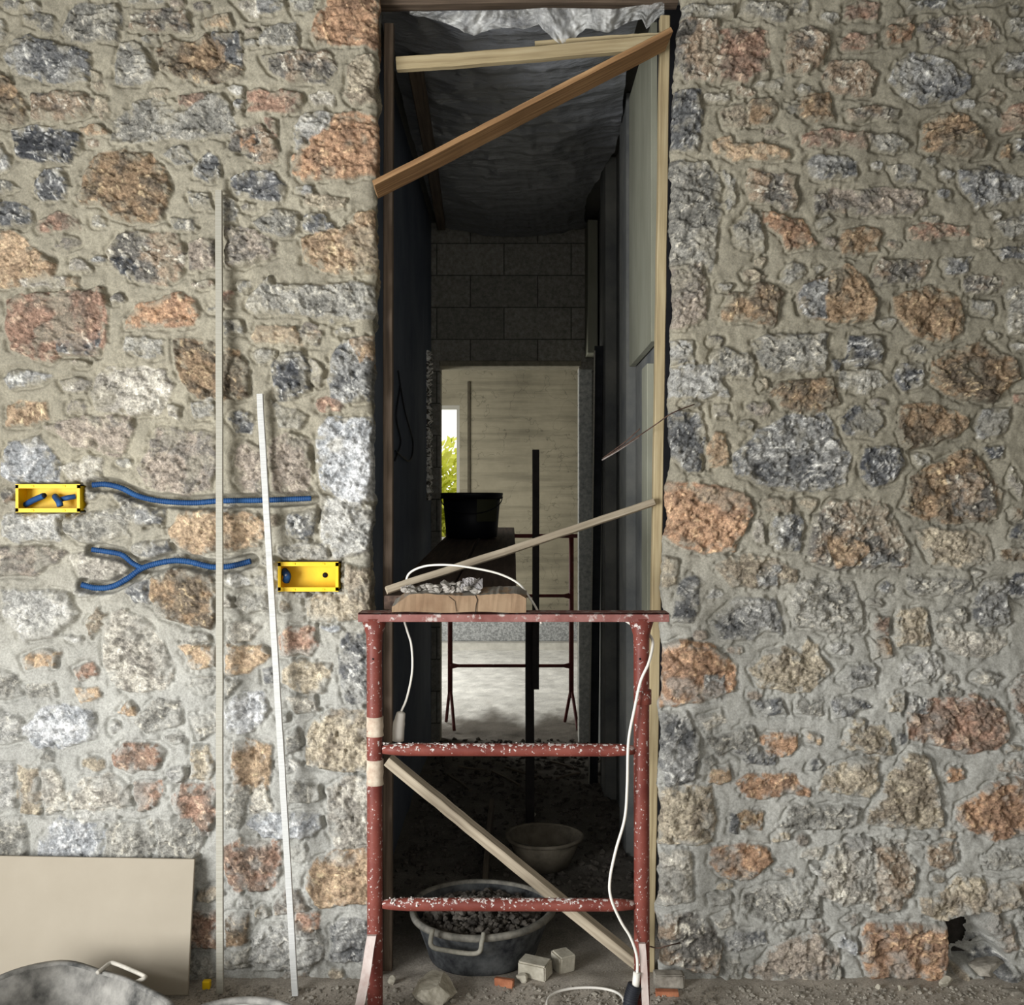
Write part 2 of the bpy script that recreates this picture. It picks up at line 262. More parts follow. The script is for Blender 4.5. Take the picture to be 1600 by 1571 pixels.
# ------------------------------------------------------------------ the stone wall
STONES = """g38,22 51,22 81,25 81,38 76,47 59,42 41,33
g101,28 112,15 127,8 143,5 178,5 187,25 181,64 132,62 102,59 97,43
M201,43 209,23 229,18 267,13 293,15 298,33 298,48 267,47 234,45
G8,87 23,64 41,56 84,66 138,81 139,107 134,127 102,131 76,127 25,112
g187,69 204,64 216,69 229,87 239,107 241,122 219,130 183,132 182,102
B242,74 270,61 301,69 318,56 367,51 377,74 379,117 331,132 301,122 270,120 250,107
G331,53 367,51 377,74 377,102 351,97 339,76
B-25,115 0,110 15,122 33,150 38,168 34,194 0,196 -25,178
M48,148 84,145 127,148 148,158 143,173 122,183 71,188 51,186
T153,150 168,153 169,176 158,186 146,168
T141,112 153,117 160,138 153,140 143,132
K20,204 56,199 122,209 125,229 110,255 46,252 25,247
K59,280 71,265 97,267 104,280 99,308 71,316 56,301
t122,201 153,197 166,211 143,211
g176,194 209,163 244,155 275,176 301,168 316,148 346,150 367,183 372,219 331,211 301,216 255,216 216,224 178,222
B132,267 153,244 188,237 234,242 260,270 267,295 255,341 224,349 178,339 153,316 125,316 127,290
G-15,313 0,313 25,316 46,329 51,344 36,357 0,351 -15,346
R61,346 89,334 122,344 124,357 89,362 61,359
g143,341 163,344 166,354 143,353
t-13,364 15,364 38,374 61,397 89,415 84,435 25,448 -13,446
G-13,227 0,227 10,244 11,262 -13,267
g-10,283 15,285 23,295 0,303 -10,303
M168,390 183,372 199,364 275,364 290,397 285,433 260,446 204,438 178,418
K178,402 199,400 214,418 209,433 188,430
g270,341 300,346 306,357 270,354
g188,-10 255,-10 255,2 194,3
g-15,33 5,36 10,46 3,61 -15,64
R276,153 301,146 323,145 318,158 301,164 280,163
t320,33 333,25 353,23 360,36 359,42 325,42
W364,0 399,-10 402,15 402,23 387,25
G404,-10 438,-10 443,10 422,20 404,15
g448,-10 494,-10 488,15 458,23
g407,41 463,39 466,48 463,69 432,70 410,69
O486,56 494,28 514,5 516,-15 595,-15 595,31 595,74 542,67 494,67
M410,89 478,79 516,84 522,107 509,130 476,125 453,127 422,107
T542,107 555,89 583,84 595,127 595,158 555,163 539,143
R388,145 407,140 471,145 473,163 458,173 388,173
W483,150 499,143 519,150 519,163 494,163
w463,199 478,178 516,176 511,201 483,222 463,237
O458,244 478,224 511,204 522,178 555,176 595,183 595,229 595,270 529,278 478,285 458,270
M356,224 371,204 394,196 407,194 427,219 435,239 432,252 407,255 376,239 359,234
O374,216 394,206 402,237 379,237
R415,186 432,188 432,214 422,201
K364,280 387,270 427,270 445,295 440,316 402,308 366,303
G305,255 325,242 341,252 343,275 331,285 308,275
T476,306 494,306 537,311 534,323 504,326 476,316
g399,349 422,329 463,334 473,351 453,369 410,362
G476,339 509,334 522,354 499,364 476,357
t473,374 499,364 534,357 555,331 595,329 595,382 595,423 555,428 504,420 473,407
P353,357 376,354 427,377 432,397 412,407 381,418 353,413
g348,308 364,313 371,329 369,344 348,344
g295,303 328,303 333,329 305,326
P295,382 315,374 336,377 336,418 300,423
R10,474 28,464 107,456 163,453 168,502 166,532 153,555 94,553 76,566 51,563 15,543
G87,532 122,525 158,520 153,553 97,552
O199,502 216,474 260,464 280,459 298,466 311,487 303,507 280,510 196,510
g194,543 199,527 250,530 255,553 229,558 196,550
G5,591 15,581 51,580 81,588 69,601 15,606
W97,594 117,591 143,596 138,609 102,609
W145,619 153,588 168,573 255,578 270,604 250,644 224,650 153,639
t13,637 31,629 74,632 76,655 51,665 15,662
P71,670 122,652 201,650 209,670 188,711 153,703 112,693
L3,716 15,693 61,683 81,711 94,729 92,754 25,754 5,739
W97,729 138,713 163,718 158,746 112,751
P214,731 237,701 244,670 301,675 336,675 341,731 329,762 275,774 229,757
g178,769 204,782 229,792 250,807 244,818 194,813
t104,436 117,436 120,447 104,448
W38,441 84,436 102,434 102,448 41,448
W110,408 127,403 139,420 112,423
W262,634 280,637 275,655 265,652
B272,532 300,530 333,538 376,550 389,583 387,619 346,624 305,619 285,599
g387,476 397,456 422,431 432,446 478,448 555,443 595,451 595,494 516,502 478,489 402,489
t394,527 402,512 458,512 463,527 476,540 453,535 397,532
M466,517 499,517 496,540 476,540
K425,573 438,555 473,553 483,578 483,609 463,622 435,624 425,599
W486,563 504,578 501,601 488,594
G516,558 537,530 555,527 595,535 595,624 522,629 516,594
t547,530 595,527 595,563 562,568
R496,627 511,624 537,634 534,642 499,639
L499,670 514,652 595,657 595,777 550,790 504,764 496,718
P422,688 453,675 483,688 486,731 483,769 422,767
P369,706 387,690 410,701 415,767 384,769 369,751
G356,655 376,642 397,650 392,675 371,675
g348,507 374,502 379,522 353,522
R348,459 364,459 364,481 351,479
g300,629 331,624 336,650 305,652
g427,629 478,652 466,667 438,665
w499,777 595,792 595,813 504,813
w5,805 89,803 94,846 31,848 3,838
g99,808 194,792 201,836 153,848 122,846 102,831
G214,800 257,797 252,820 216,818
G209,851 224,846 260,848 265,861 229,869 211,869
P-13,859 51,853 102,864 56,899 -13,899
W110,871 143,864 173,871 199,884 188,902 153,907 122,899
G196,925 204,910 232,907 234,943 209,943
w3,922 102,927 122,958 87,994 38,999 8,963
T135,973 153,950 163,966 145,999
W163,973 188,953 229,978 252,1004 270,1044 260,1078 199,1083 173,1067 163,1024
t38,1024 71,1016 92,1019 89,1039 41,1044
R115,1044 143,1037 153,1052 122,1062
t115,1080 153,1075 158,1088 127,1098
L41,1131 66,1111 102,1101 143,1113 148,1151 102,1167 61,1169 41,1151
g-10,1047 23,1055 31,1085 -10,1093
g33,1075 84,1070 87,1088 46,1090
g211,1126 244,1095 283,1098 283,1131 229,1144
t183,1113 199,1098 209,1116
R178,1177 194,1164 244,1164 257,1177 247,1197 209,1207 181,1197
w-10,1106 33,1121 38,1157 -10,1162
t262,825 285,803 325,797 402,805 412,825 402,851 364,864 300,864 275,856
B239,902 269,892 300,894 333,902 338,963 328,983 290,976 249,963 236,932
G448,805 494,800 491,831 483,841 450,838
w504,803 529,792 595,808 595,859 524,871 504,846
g435,859 478,846 509,851 511,874 443,874
T478,943 494,935 539,930 542,884 595,889 595,958 555,968 483,971
g366,943 384,927 415,930 417,953 387,958
W356,978 387,971 407,981 387,1001 359,1004
t353,1011 412,1014 422,1024 389,1052 353,1055
t282,1011 336,1011 336,1042 300,1044
R438,999 453,981 494,981 496,1009 483,1024 440,1024
T443,1050 466,1032 516,1039 504,1085 478,1085 443,1070
G532,999 542,991 580,991 580,1098 542,1095 532,1055
T476,1151 494,1126 519,1111 595,1108 595,1157 595,1213 478,1197
L353,1101 387,1083 410,1080 420,1111 392,1144 353,1146
g300,1121 336,1111 336,1144 310,1157
t364,1162 387,1157 420,1167 420,1197 417,1238 366,1238 364,1207
g450,1151 463,1139 468,1167 453,1177
G412,1047 427,1042 427,1065 415,1065
W450,1093 488,1088 499,1111 463,1116
T297,1167 325,1167 336,1197 325,1225 300,1218
g351,1062 374,1067 359,1088
T25,1199 59,1202 64,1235 61,1273 31,1270
W69,1204 84,1199 102,1237 102,1268 69,1273
W107,1242 127,1222 168,1209 199,1227 209,1258 178,1265 115,1265
R209,1222 252,1219 255,1237 244,1263 216,1264
R270,1245 280,1230 331,1227 336,1273 329,1309 301,1303 275,1268
g-10,1283 31,1275 41,1329 33,1349 -10,1349
L61,1314 92,1281 163,1288 153,1354 61,1354
g166,1298 178,1288 239,1283 244,1324 229,1349 163,1349
g247,1286 300,1278 321,1309 306,1349 250,1349
w-10,1196 20,1199 23,1260 -10,1268
w115,1270 183,1268 188,1281 127,1281
g353,1235 389,1230 389,1247 374,1293 353,1293
W394,1237 410,1230 422,1270 392,1270
g450,1222 496,1227 501,1250 453,1255
L387,1286 402,1273 499,1275 504,1293 488,1306 407,1309
W509,1237 544,1217 595,1222 595,1324 529,1329 514,1298
R351,1324 376,1316 435,1316 440,1337 438,1370 422,1390 364,1395 351,1365
t478,1375 494,1344 524,1331 595,1329 595,1410 499,1418 483,1400
R463,1431 496,1428 494,1454 466,1459
B351,1433 387,1428 384,1472 356,1479
R287,1426 336,1426 336,1479 290,1482
w392,1466 407,1446 453,1441 499,1466 504,1497 473,1520 394,1517
G516,1451 534,1438 595,1441 595,1507 519,1502
P443,1528 476,1520 478,1548 445,1553
T519,1540 544,1533 595,1538 595,1571 519,1571
P430,1415 443,1393 466,1395 478,1423 432,1426
g351,1492 387,1482 389,1512 353,1512
g1158,20 1163,3 1224,5 1236,15 1224,33 1186,25
g1244,5 1262,-3 1264,15 1244,18
g1053,10 1096,6 1145,8 1147,25 1096,25 1053,24
M1048,43 1071,28 1124,33 1124,125 1071,122 1048,76
R1127,51 1163,41 1201,48 1203,120 1163,125 1124,125
M1228,87 1236,51 1270,43 1295,59 1285,102 1264,112 1229,115
B1170,158 1203,155 1211,173 1198,194 1170,194
T1127,178 1140,163 1168,163 1168,194 1130,194
B1249,153 1295,145 1303,191 1264,188 1249,178
g1224,160 1244,158 1247,178 1234,178
R1257,211 1270,204 1320,206 1349,204 1364,209 1361,224 1349,234 1320,229 1257,229
t1114,224 1142,209 1147,222 1173,224 1234,237 1236,247 1142,247 1117,237
G1048,143 1094,140 1096,178 1091,237 1048,229
G1262,250 1287,244 1320,247 1336,255 1338,275 1300,280 1267,275
M1168,267 1198,270 1244,275 1244,323 1219,326 1193,313 1170,313
O1191,334 1224,334 1254,344 1275,382 1231,390 1221,364 1196,346
g1147,357 1173,326 1188,341 1196,392 1152,382
g1035,255 1104,252 1127,285 1122,362 1114,423 1035,418 1035,357
g1132,267 1147,280 1147,318 1135,331
W1104,148 1135,143 1137,153 1109,155
M1275,306 1320,303 1320,329 1275,329
g1183,130 1224,125 1216,143
R1323,10 1346,5 1376,10 1374,28 1323,31
O1381,51 1389,41 1425,38 1427,46 1420,61 1384,65
R1313,64 1325,53 1366,56 1369,74 1315,74
M1285,122 1300,97 1325,92 1351,99 1369,112 1361,148 1308,145
M1435,46 1453,33 1504,28 1537,28 1562,43 1560,59 1516,71 1463,74 1443,74
G1392,122 1402,99 1422,84 1448,87 1488,104 1519,117 1516,140 1478,158 1440,160 1412,148
G1560,102 1575,81 1618,79 1618,107 1560,110
M1323,171 1371,166 1404,173 1402,183 1325,186
B1440,234 1448,194 1473,178 1501,176 1524,191 1537,216 1537,244 1511,247 1473,239
g1356,211 1402,209 1422,229 1397,237 1361,232
R1567,204 1565,178 1583,163 1618,163 1618,204
B1565,244 1570,227 1583,227 1583,247
K1585,222 1618,219 1618,239 1588,239
G1499,267 1537,262 1570,270 1601,283 1601,306 1529,326 1509,301
g1389,262 1422,260 1432,275 1427,285 1402,280
P1285,298 1338,298 1387,293 1443,301 1448,316 1422,334 1359,334 1300,321
B1315,382 1320,362 1351,354 1376,367 1369,392 1338,400 1318,395
R1420,357 1453,349 1516,354 1514,367 1483,367 1443,374 1420,369
g1560,351 1583,339 1600,336 1618,367 1570,367
K1557,390 1575,385 1618,390 1618,405 1570,402
g1578,31 1618,25 1618,56 1580,53
G1412,3 1478,5 1473,15 1422,15
g1478,-10 1580,-10 1555,5 1504,8
P1035,415 1096,413 1107,451 1104,494 1071,512 1035,507
B1130,489 1140,459 1173,459 1178,446 1203,442 1226,459 1219,479 1208,510 1173,502 1132,499
g1224,423 1234,413 1252,415 1257,425 1236,441 1224,438
B1247,461 1257,446 1300,428 1326,415 1351,431 1369,466 1366,499 1313,504 1275,499 1249,484
G1247,461 1257,446 1290,436 1287,476 1290,499 1264,494 1249,484
w1035,535 1081,534 1084,566 1035,566
w1035,573 1117,573 1140,619 1071,619 1035,616
g1114,555 1122,543 1178,553 1180,578 1168,588 1122,583
g1180,538 1198,525 1290,522 1287,578 1234,581 1196,578
B1203,616 1219,599 1300,591 1310,629 1264,644 1234,642
G1147,716 1186,672 1234,650 1290,644 1318,695 1328,718 1321,754 1275,767 1224,764 1178,754 1150,739
G1040,650 1096,644 1101,670 1096,736 1076,739 1040,701
t1107,693 1117,678 1132,680 1140,726 1107,729
O1035,754 1122,757 1173,777 1178,800 1170,818 1147,858 1096,861 1071,853 1035,833
T1193,782 1236,782 1236,797 1196,795
T1244,782 1277,779 1264,800
W1117,637 1137,634 1140,652 1119,650
M1364,431 1374,405 1453,408 1448,425 1427,441 1376,446
G1473,405 1516,403 1511,425 1478,425
M1506,438 1529,431 1565,433 1560,451 1542,461 1511,456
B1399,466 1410,459 1453,448 1494,461 1506,489 1504,522 1473,532 1427,525 1402,497
K1320,571 1331,527 1351,524 1379,527 1376,563 1346,573
G1300,563 1318,563 1313,573 1303,576
K1399,588 1410,568 1440,568 1440,606 1410,609
B1455,568 1478,550 1542,535 1560,553 1590,566 1595,594 1570,609 1550,627 1504,624 1476,616 1455,599
g1313,583 1371,578 1384,594 1351,616 1315,604
K1315,657 1338,637 1371,637 1379,660 1366,683 1343,678 1320,675
B1402,675 1410,637 1453,632 1494,644 1516,657 1501,678 1453,695 1415,703
G1527,667 1537,644 1580,639 1570,675 1529,683
K1346,721 1351,701 1407,701 1410,729 1394,751 1364,764 1346,746
K1537,701 1565,698 1565,716 1547,716
B1412,792 1422,746 1453,729 1499,706 1519,703 1539,729 1555,754 1567,769 1557,813 1504,818 1443,813
M1478,744 1529,741 1555,762 1552,807 1494,807
g1575,456 1590,448 1618,451 1618,517 1578,520
W1578,734 1593,751 1593,774 1578,757
R1585,619 1618,616 1618,629 1585,629
g1519,471 1550,474 1550,494 1524,492
G1203,831 1214,808 1249,805 1257,823 1249,856 1224,859 1206,848
W1178,815 1191,815 1193,846 1183,843
M1262,861 1275,805 1300,785 1346,780 1384,790 1402,815 1425,866 1415,884 1351,889 1300,889 1270,876
t1290,841 1313,838 1356,851 1343,884 1303,884
G1349,881 1369,861 1410,881
T1117,887 1142,869 1203,871 1247,894 1244,912 1214,915 1173,915 1145,915
G1180,902 1201,884 1219,887 1214,915 1183,915
G1058,922 1079,894 1091,907 1089,953 1081,973 1051,973
T1035,871 1058,874 1056,912 1035,915
G1112,973 1135,950 1163,932 1214,940 1221,958 1221,988 1191,988 1173,999 1122,994
g1236,943 1249,915 1290,904 1336,912 1349,958 1349,988 1295,988 1242,978
O1030,1011 1071,1001 1117,1009 1147,1042 1147,1083 1096,1095 1030,1103 1030,1055
G1104,1057 1130,1057 1132,1085 1101,1085
T1170,1047 1198,1019 1224,1011 1249,1024 1259,1004 1280,1009 1282,1027 1303,1047 1264,1078 1224,1080 1183,1070
G1173,1101 1219,1093 1229,1113 1183,1116
g1247,1093 1282,1095 1282,1116 1247,1111
K1298,1098 1331,1093 1359,1103 1331,1118 1305,1123
O1188,1151 1208,1146 1242,1149 1244,1169 1231,1182 1216,1182 1198,1177
G1150,1177 1178,1157 1183,1174 1211,1179 1208,1192 1173,1190
t1257,1144 1282,1154 1280,1164 1259,1157
G1028,1116 1071,1113 1091,1157 1086,1220 1045,1233 1028,1182
W1094,1123 1127,1113 1132,1131 1104,1141
g1104,1157 1147,1144 1173,1134 1183,1151 1163,1169 1122,1177
T1430,831 1463,828 1519,833 1544,841 1552,874 1519,881 1458,884
K1578,836 1590,820 1618,820 1618,841
B1562,864 1600,856 1618,861 1618,876 1570,876
g1420,922 1422,904 1516,907 1522,920 1486,932 1440,927
K1578,920 1588,899 1618,899 1618,948 1585,935
G1519,966 1524,932 1542,912 1575,907 1578,973 1539,978
T1399,978 1407,955 1450,953 1455,1009 1402,1009
g1460,958 1504,950 1509,971 1466,971
W1463,988 1478,983 1522,991 1575,988 1575,1006 1547,1024 1504,1024 1478,1009
t1364,999 1389,1004 1392,1024 1369,1029
R1366,968 1387,966 1387,996 1369,996
G1313,1062 1331,1044 1371,1044 1371,1067 1333,1075
w1410,1044 1438,1024 1473,1024 1473,1057 1458,1067 1415,1065
W1478,1060 1494,1055 1496,1067 1481,1070
R1420,1101 1453,1093 1519,1088 1555,1095 1570,1113 1580,1151 1555,1169 1516,1177 1466,1164 1422,1154
G1422,1093 1453,1095 1453,1116 1420,1113
R1583,1080 1593,1060 1618,1055 1618,1131 1588,1106
T1389,1098 1412,1083 1410,1113 1389,1113
T1315,1164 1325,1141 1381,1134 1394,1169 1397,1177 1351,1179
g1590,1126 1618,1123 1618,1167
t1109,1222 1117,1204 1140,1199 1140,1217 1122,1227
O1150,1224 1168,1209 1244,1214 1249,1227 1264,1232 1264,1242 1229,1242 1188,1250 1163,1240
T1025,1237 1071,1230 1112,1232 1117,1260 1114,1314 1094,1319 1025,1319
G1140,1273 1150,1275 1150,1303 1140,1301
B1150,1273 1163,1265 1191,1273 1188,1296 1158,1298
g1214,1291 1242,1260 1321,1260 1343,1265 1336,1291 1249,1298
O1109,1349 1114,1329 1158,1321 1198,1329 1206,1347 1173,1372 1158,1377 1127,1370
t1214,1359 1236,1357 1236,1372
W1259,1329 1285,1329 1277,1342 1254,1339
W1025,1337 1076,1329 1081,1359 1081,1408 1025,1413
g1107,1400 1142,1398 1145,1410 1112,1415
g1163,1400 1198,1387 1275,1377 1280,1400 1275,1433 1198,1438 1163,1426
G1132,1464 1152,1456 1193,1459 1196,1474 1163,1487 1135,1482
M1025,1436 1079,1428 1117,1449 1127,1477 1122,1522 1096,1520 1025,1502
P1170,1522 1211,1482 1275,1461 1310,1492 1313,1533 1244,1535 1193,1533
g1132,1505 1152,1500 1165,1515 1158,1533 1130,1535
W1117,1436 1142,1426 1145,1443 1130,1449
w1270,1354 1290,1352 1290,1367 1272,1367
T1282,1232 1295,1196 1374,1186 1374,1222 1356,1245 1300,1240
T1359,1273 1387,1222 1397,1202 1420,1176 1453,1186 1463,1222 1468,1247 1473,1288 1463,1296 1402,1296 1359,1286
O1478,1209 1488,1199 1511,1207 1509,1217 1483,1221
O1496,1260 1529,1245 1544,1227 1570,1219 1618,1222 1618,1298 1555,1314 1524,1303 1494,1281
W1282,1365 1300,1329 1325,1311 1410,1316 1432,1362 1427,1400 1407,1426 1369,1426 1364,1415 1313,1415 1280,1395
G1323,1311 1361,1311 1359,1329 1328,1326
M1369,1329 1410,1324 1430,1365 1422,1400 1402,1423 1371,1421
M1448,1324 1496,1319 1499,1349 1478,1359 1455,1349
g1534,1344 1555,1329 1600,1334 1618,1354 1544,1359
T1438,1405 1478,1395 1501,1372 1544,1382 1618,1382 1618,1415 1572,1421 1476,1436 1443,1428
O1343,1484 1356,1446 1402,1443 1443,1449 1478,1446 1483,1487 1476,1528 1427,1528 1361,1528
L1305,1472 1318,1461 1336,1472 1338,1492 1320,1482
g1295,1502 1313,1515 1310,1538 1295,1538
P1557,1426 1580,1446 1588,1479 1570,1487 1542,1451
g1593,1426 1618,1426 1618,1502 1595,1492"""
PAL = {  # main, second, vein colour, vein amount, grey pull
 'K': ((66, 68, 72), (96, 97, 98), (204, 203, 198), .75), 'G': ((98, 99, 99), (140, 139, 133), (212, 210, 202), .5),
 'g': ((126, 123, 112), (158, 154, 140), (212, 206, 190), .45), 'L': ((148, 151, 152), (190, 191, 190), (226, 225, 222), .5),
 'W': ((188, 180, 160), (150, 142, 126), (228, 222, 206), .35), 'w': ((160, 158, 149), (190, 187, 176), (216, 212, 200), .3),
 'P': ((156, 140, 120), (126, 118, 106), (204, 192, 172), .35), 'M': ((108, 103, 94), (156, 130, 98), (210, 204, 188), .6),
 'T': ((176, 160, 128), (146, 130, 104), (214, 202, 176), .3), 't': ((190, 156, 110), (160, 128, 88), (224, 204, 166), .25),
 'B': ((154, 122, 80), (110, 94, 72), (208, 186, 150), .35), 'O': ((184, 136, 88), (152, 112, 76), (226, 194, 156), .35),
 'R': ((166, 124, 94), (130, 106, 86), (216, 190, 164), .35)}
def desat(c, k=.36):
    c = lin(c); y = float(c @ np.array([.2126, .7152, .0722])); return c*(1-k)+y*k
stones = []
for ln in STONES.split('\n'):
    pts = [tuple(map(float, q.split(','))) for q in ln[1:].split(' ')]
    stones.append((ln[0], pts))
bb = [(min(p[0] for p in s[1]), min(p[1] for p in s[1]), max(p[0] for p in s[1]), max(p[1] for p in s[1])) for s in stones]
rr = random.Random(5)      # the wall goes on past the frame and behind the plasterboard
def free(x0, y0, x1, y1): return all(x1 < b[0]-2 or x0 > b[2]+2 or y1 < b[1]-2 or y0 > b[3]+2 for b in bb)
def fill(xa, xb, ya, yb, hmin=46, hmax=80, hole=()):
    y = ya
    while y < yb:
        h = rr.uniform(hmin, hmax); x = xa
        while x < xb:
            wd = rr.uniform(55, 130); a = (x+6, y+6+rr.uniform(0, 10), x+wd-8, y+h-8)
            if free(*a):
                cx, cy = (a[0]+a[2])/2, (a[1]+a[3])/2; hw, hh = (a[2]-a[0])/2, (a[3]-a[1])/2
                n = 9; pts = []
                for k in range(n):
                    th = 2*math.pi*k/n+rr.uniform(-.2, .2); ct, st_ = math.cos(th), math.sin(th)
                    q = 1/max(abs(ct), abs(st_)); q = 1+(q-1)*.55
                    pts.append((cx+hw*ct*q*rr.uniform(.85, 1), cy+hh*st_*q*rr.uniform(.85, 1)))
                stones.append((rr.choice('GgGgMPBTRKgO'), pts)); bb.append(a)
            x += wd
        y += h
fill(-460, -2, -270, 1560); fill(1602, 2060, -270, 1560); fill(-2, 585, -270, -6); fill(1062, 1602, -270, -6); fill(-5, 320, 1350, 1560)
cov = np.zeros((400, 640), bool)     # chips and half-buried stones between the big ones
for b_ in bb:
    cov[max(0, int(b_[1]/4)+0):max(0, int(b_[3]/4)+1), max(0, int(b_[0]/4)):max(0, int(b_[2]/4)+1)] |= False
gy_, gx_ = np.mgrid[0:400, 0:640]*4.0
for code, pts in stones:
    xs0, ys0 = [p[0] for p in pts], [p[1] for p in pts]
    i0, i1, j0, j1 = max(0, int(min(ys0)/4)-3), int(max(ys0)/4)+4, max(0, int(min(xs0)/4)-3), int(max(xs0)/4)+4
    if i1 <= 0 or j1 <= 0 or i0 >= 400 or j0 >= 640: continue
    cov[i0:i1, j0:j1] |= polysd(gx_[i0:i1, j0:j1], gy_[i0:i1, j0:j1], pts) < 5
nchip = 0
for hw0, tries in ((34, 3000), (22, 5000), (13, 6000)):
    for _ in range(tries):
        cx, cy = rr.uniform(2, 1598), rr.uniform(2, 1530)
        if 560 < cx < 1075: continue
        hw, hh = hw0*rr.uniform(.7, 1.2), hw0*rr.uniform(.35, .75)
        i0, i1, j0, j1 = int((cy-hh)/4), int((cy+hh)/4)+1, int((cx-hw)/4), int((cx+hw)/4)+1
        if i0 < 0 or j0 < 0 or cov[i0:i1, j0:j1].any(): continue
        cov[max(0, i0-1):i1+1, max(0, j0-1):j1+1] = True
        n = 8; pts = []; ph = rr.uniform(0, 6)
        for k in range(n):
            th = 2*math.pi*k/n+rr.uniform(-.3, .3)+ph; q = rr.uniform(.7, 1.1); pts.append((cx+hw*math.cos(th)*q, cy+hh*math.sin(th)*q))
        stones.append((rr.choice('gggPPMTwG' if cy < 800 or cx > 900 else 'gwwWPTgLw'), pts)); nchip += 1
HOLE = [(1482, 1441), (1500, 1432), (1535, 1426), (1555, 1424), (1548, 1440), (1541, 1452), (1552, 1472), (1572, 1495), (1584, 1515), (1545, 1520), (1520, 1518), (1492, 1536), (1484, 1530), (1480, 1480)]
COND = [[(145, 758), (165, 757), (190, 763), (215, 775), (250, 783), (300, 786), (345, 783), (410, 782), (486, 779)],
        [(128, 914), (150, 919), (175, 917), (200, 904), (225, 887), (265, 877), (295, 878), (330, 886), (360, 885), (392, 877)],
        [(144, 859), (165, 862), (190, 867), (207, 880), (222, 888)]]
BOX1 = (29, 758, 127, 800); BOX2 = (437, 879, 529, 923)
def edgeL(y):
    e = np.interp(y, [-260, 0, 120, 300, 450, 600, 780, 860, 900, 960, 1200, 1400, 1560], [592, 592, 588, 586, 588, 581, 583, 577, 578, 582, 590, 590, 588])
    return e+(fbm(y, y*0+3, 38, 4, 3)-.5)*13+(fbm(y, y*0+8, 9, 6, 2)-.5)*4
def edgeR(y):
    e = np.interp(y, [-260, 0, 130, 250, 400, 600, 700, 790, 860, 900, 960, 1100, 1250, 1350, 1450, 1560], [1065, 1063, 1056, 1051, 1049, 1048, 1046, 1041, 1037, 1033, 1037, 1034, 1028, 1030, 1030, 1034])
    return e+(fbm(y, y*0+13, 40, 5, 3)-.5)*13+(fbm(y, y*0+5, 9, 7, 2)-.5)*4

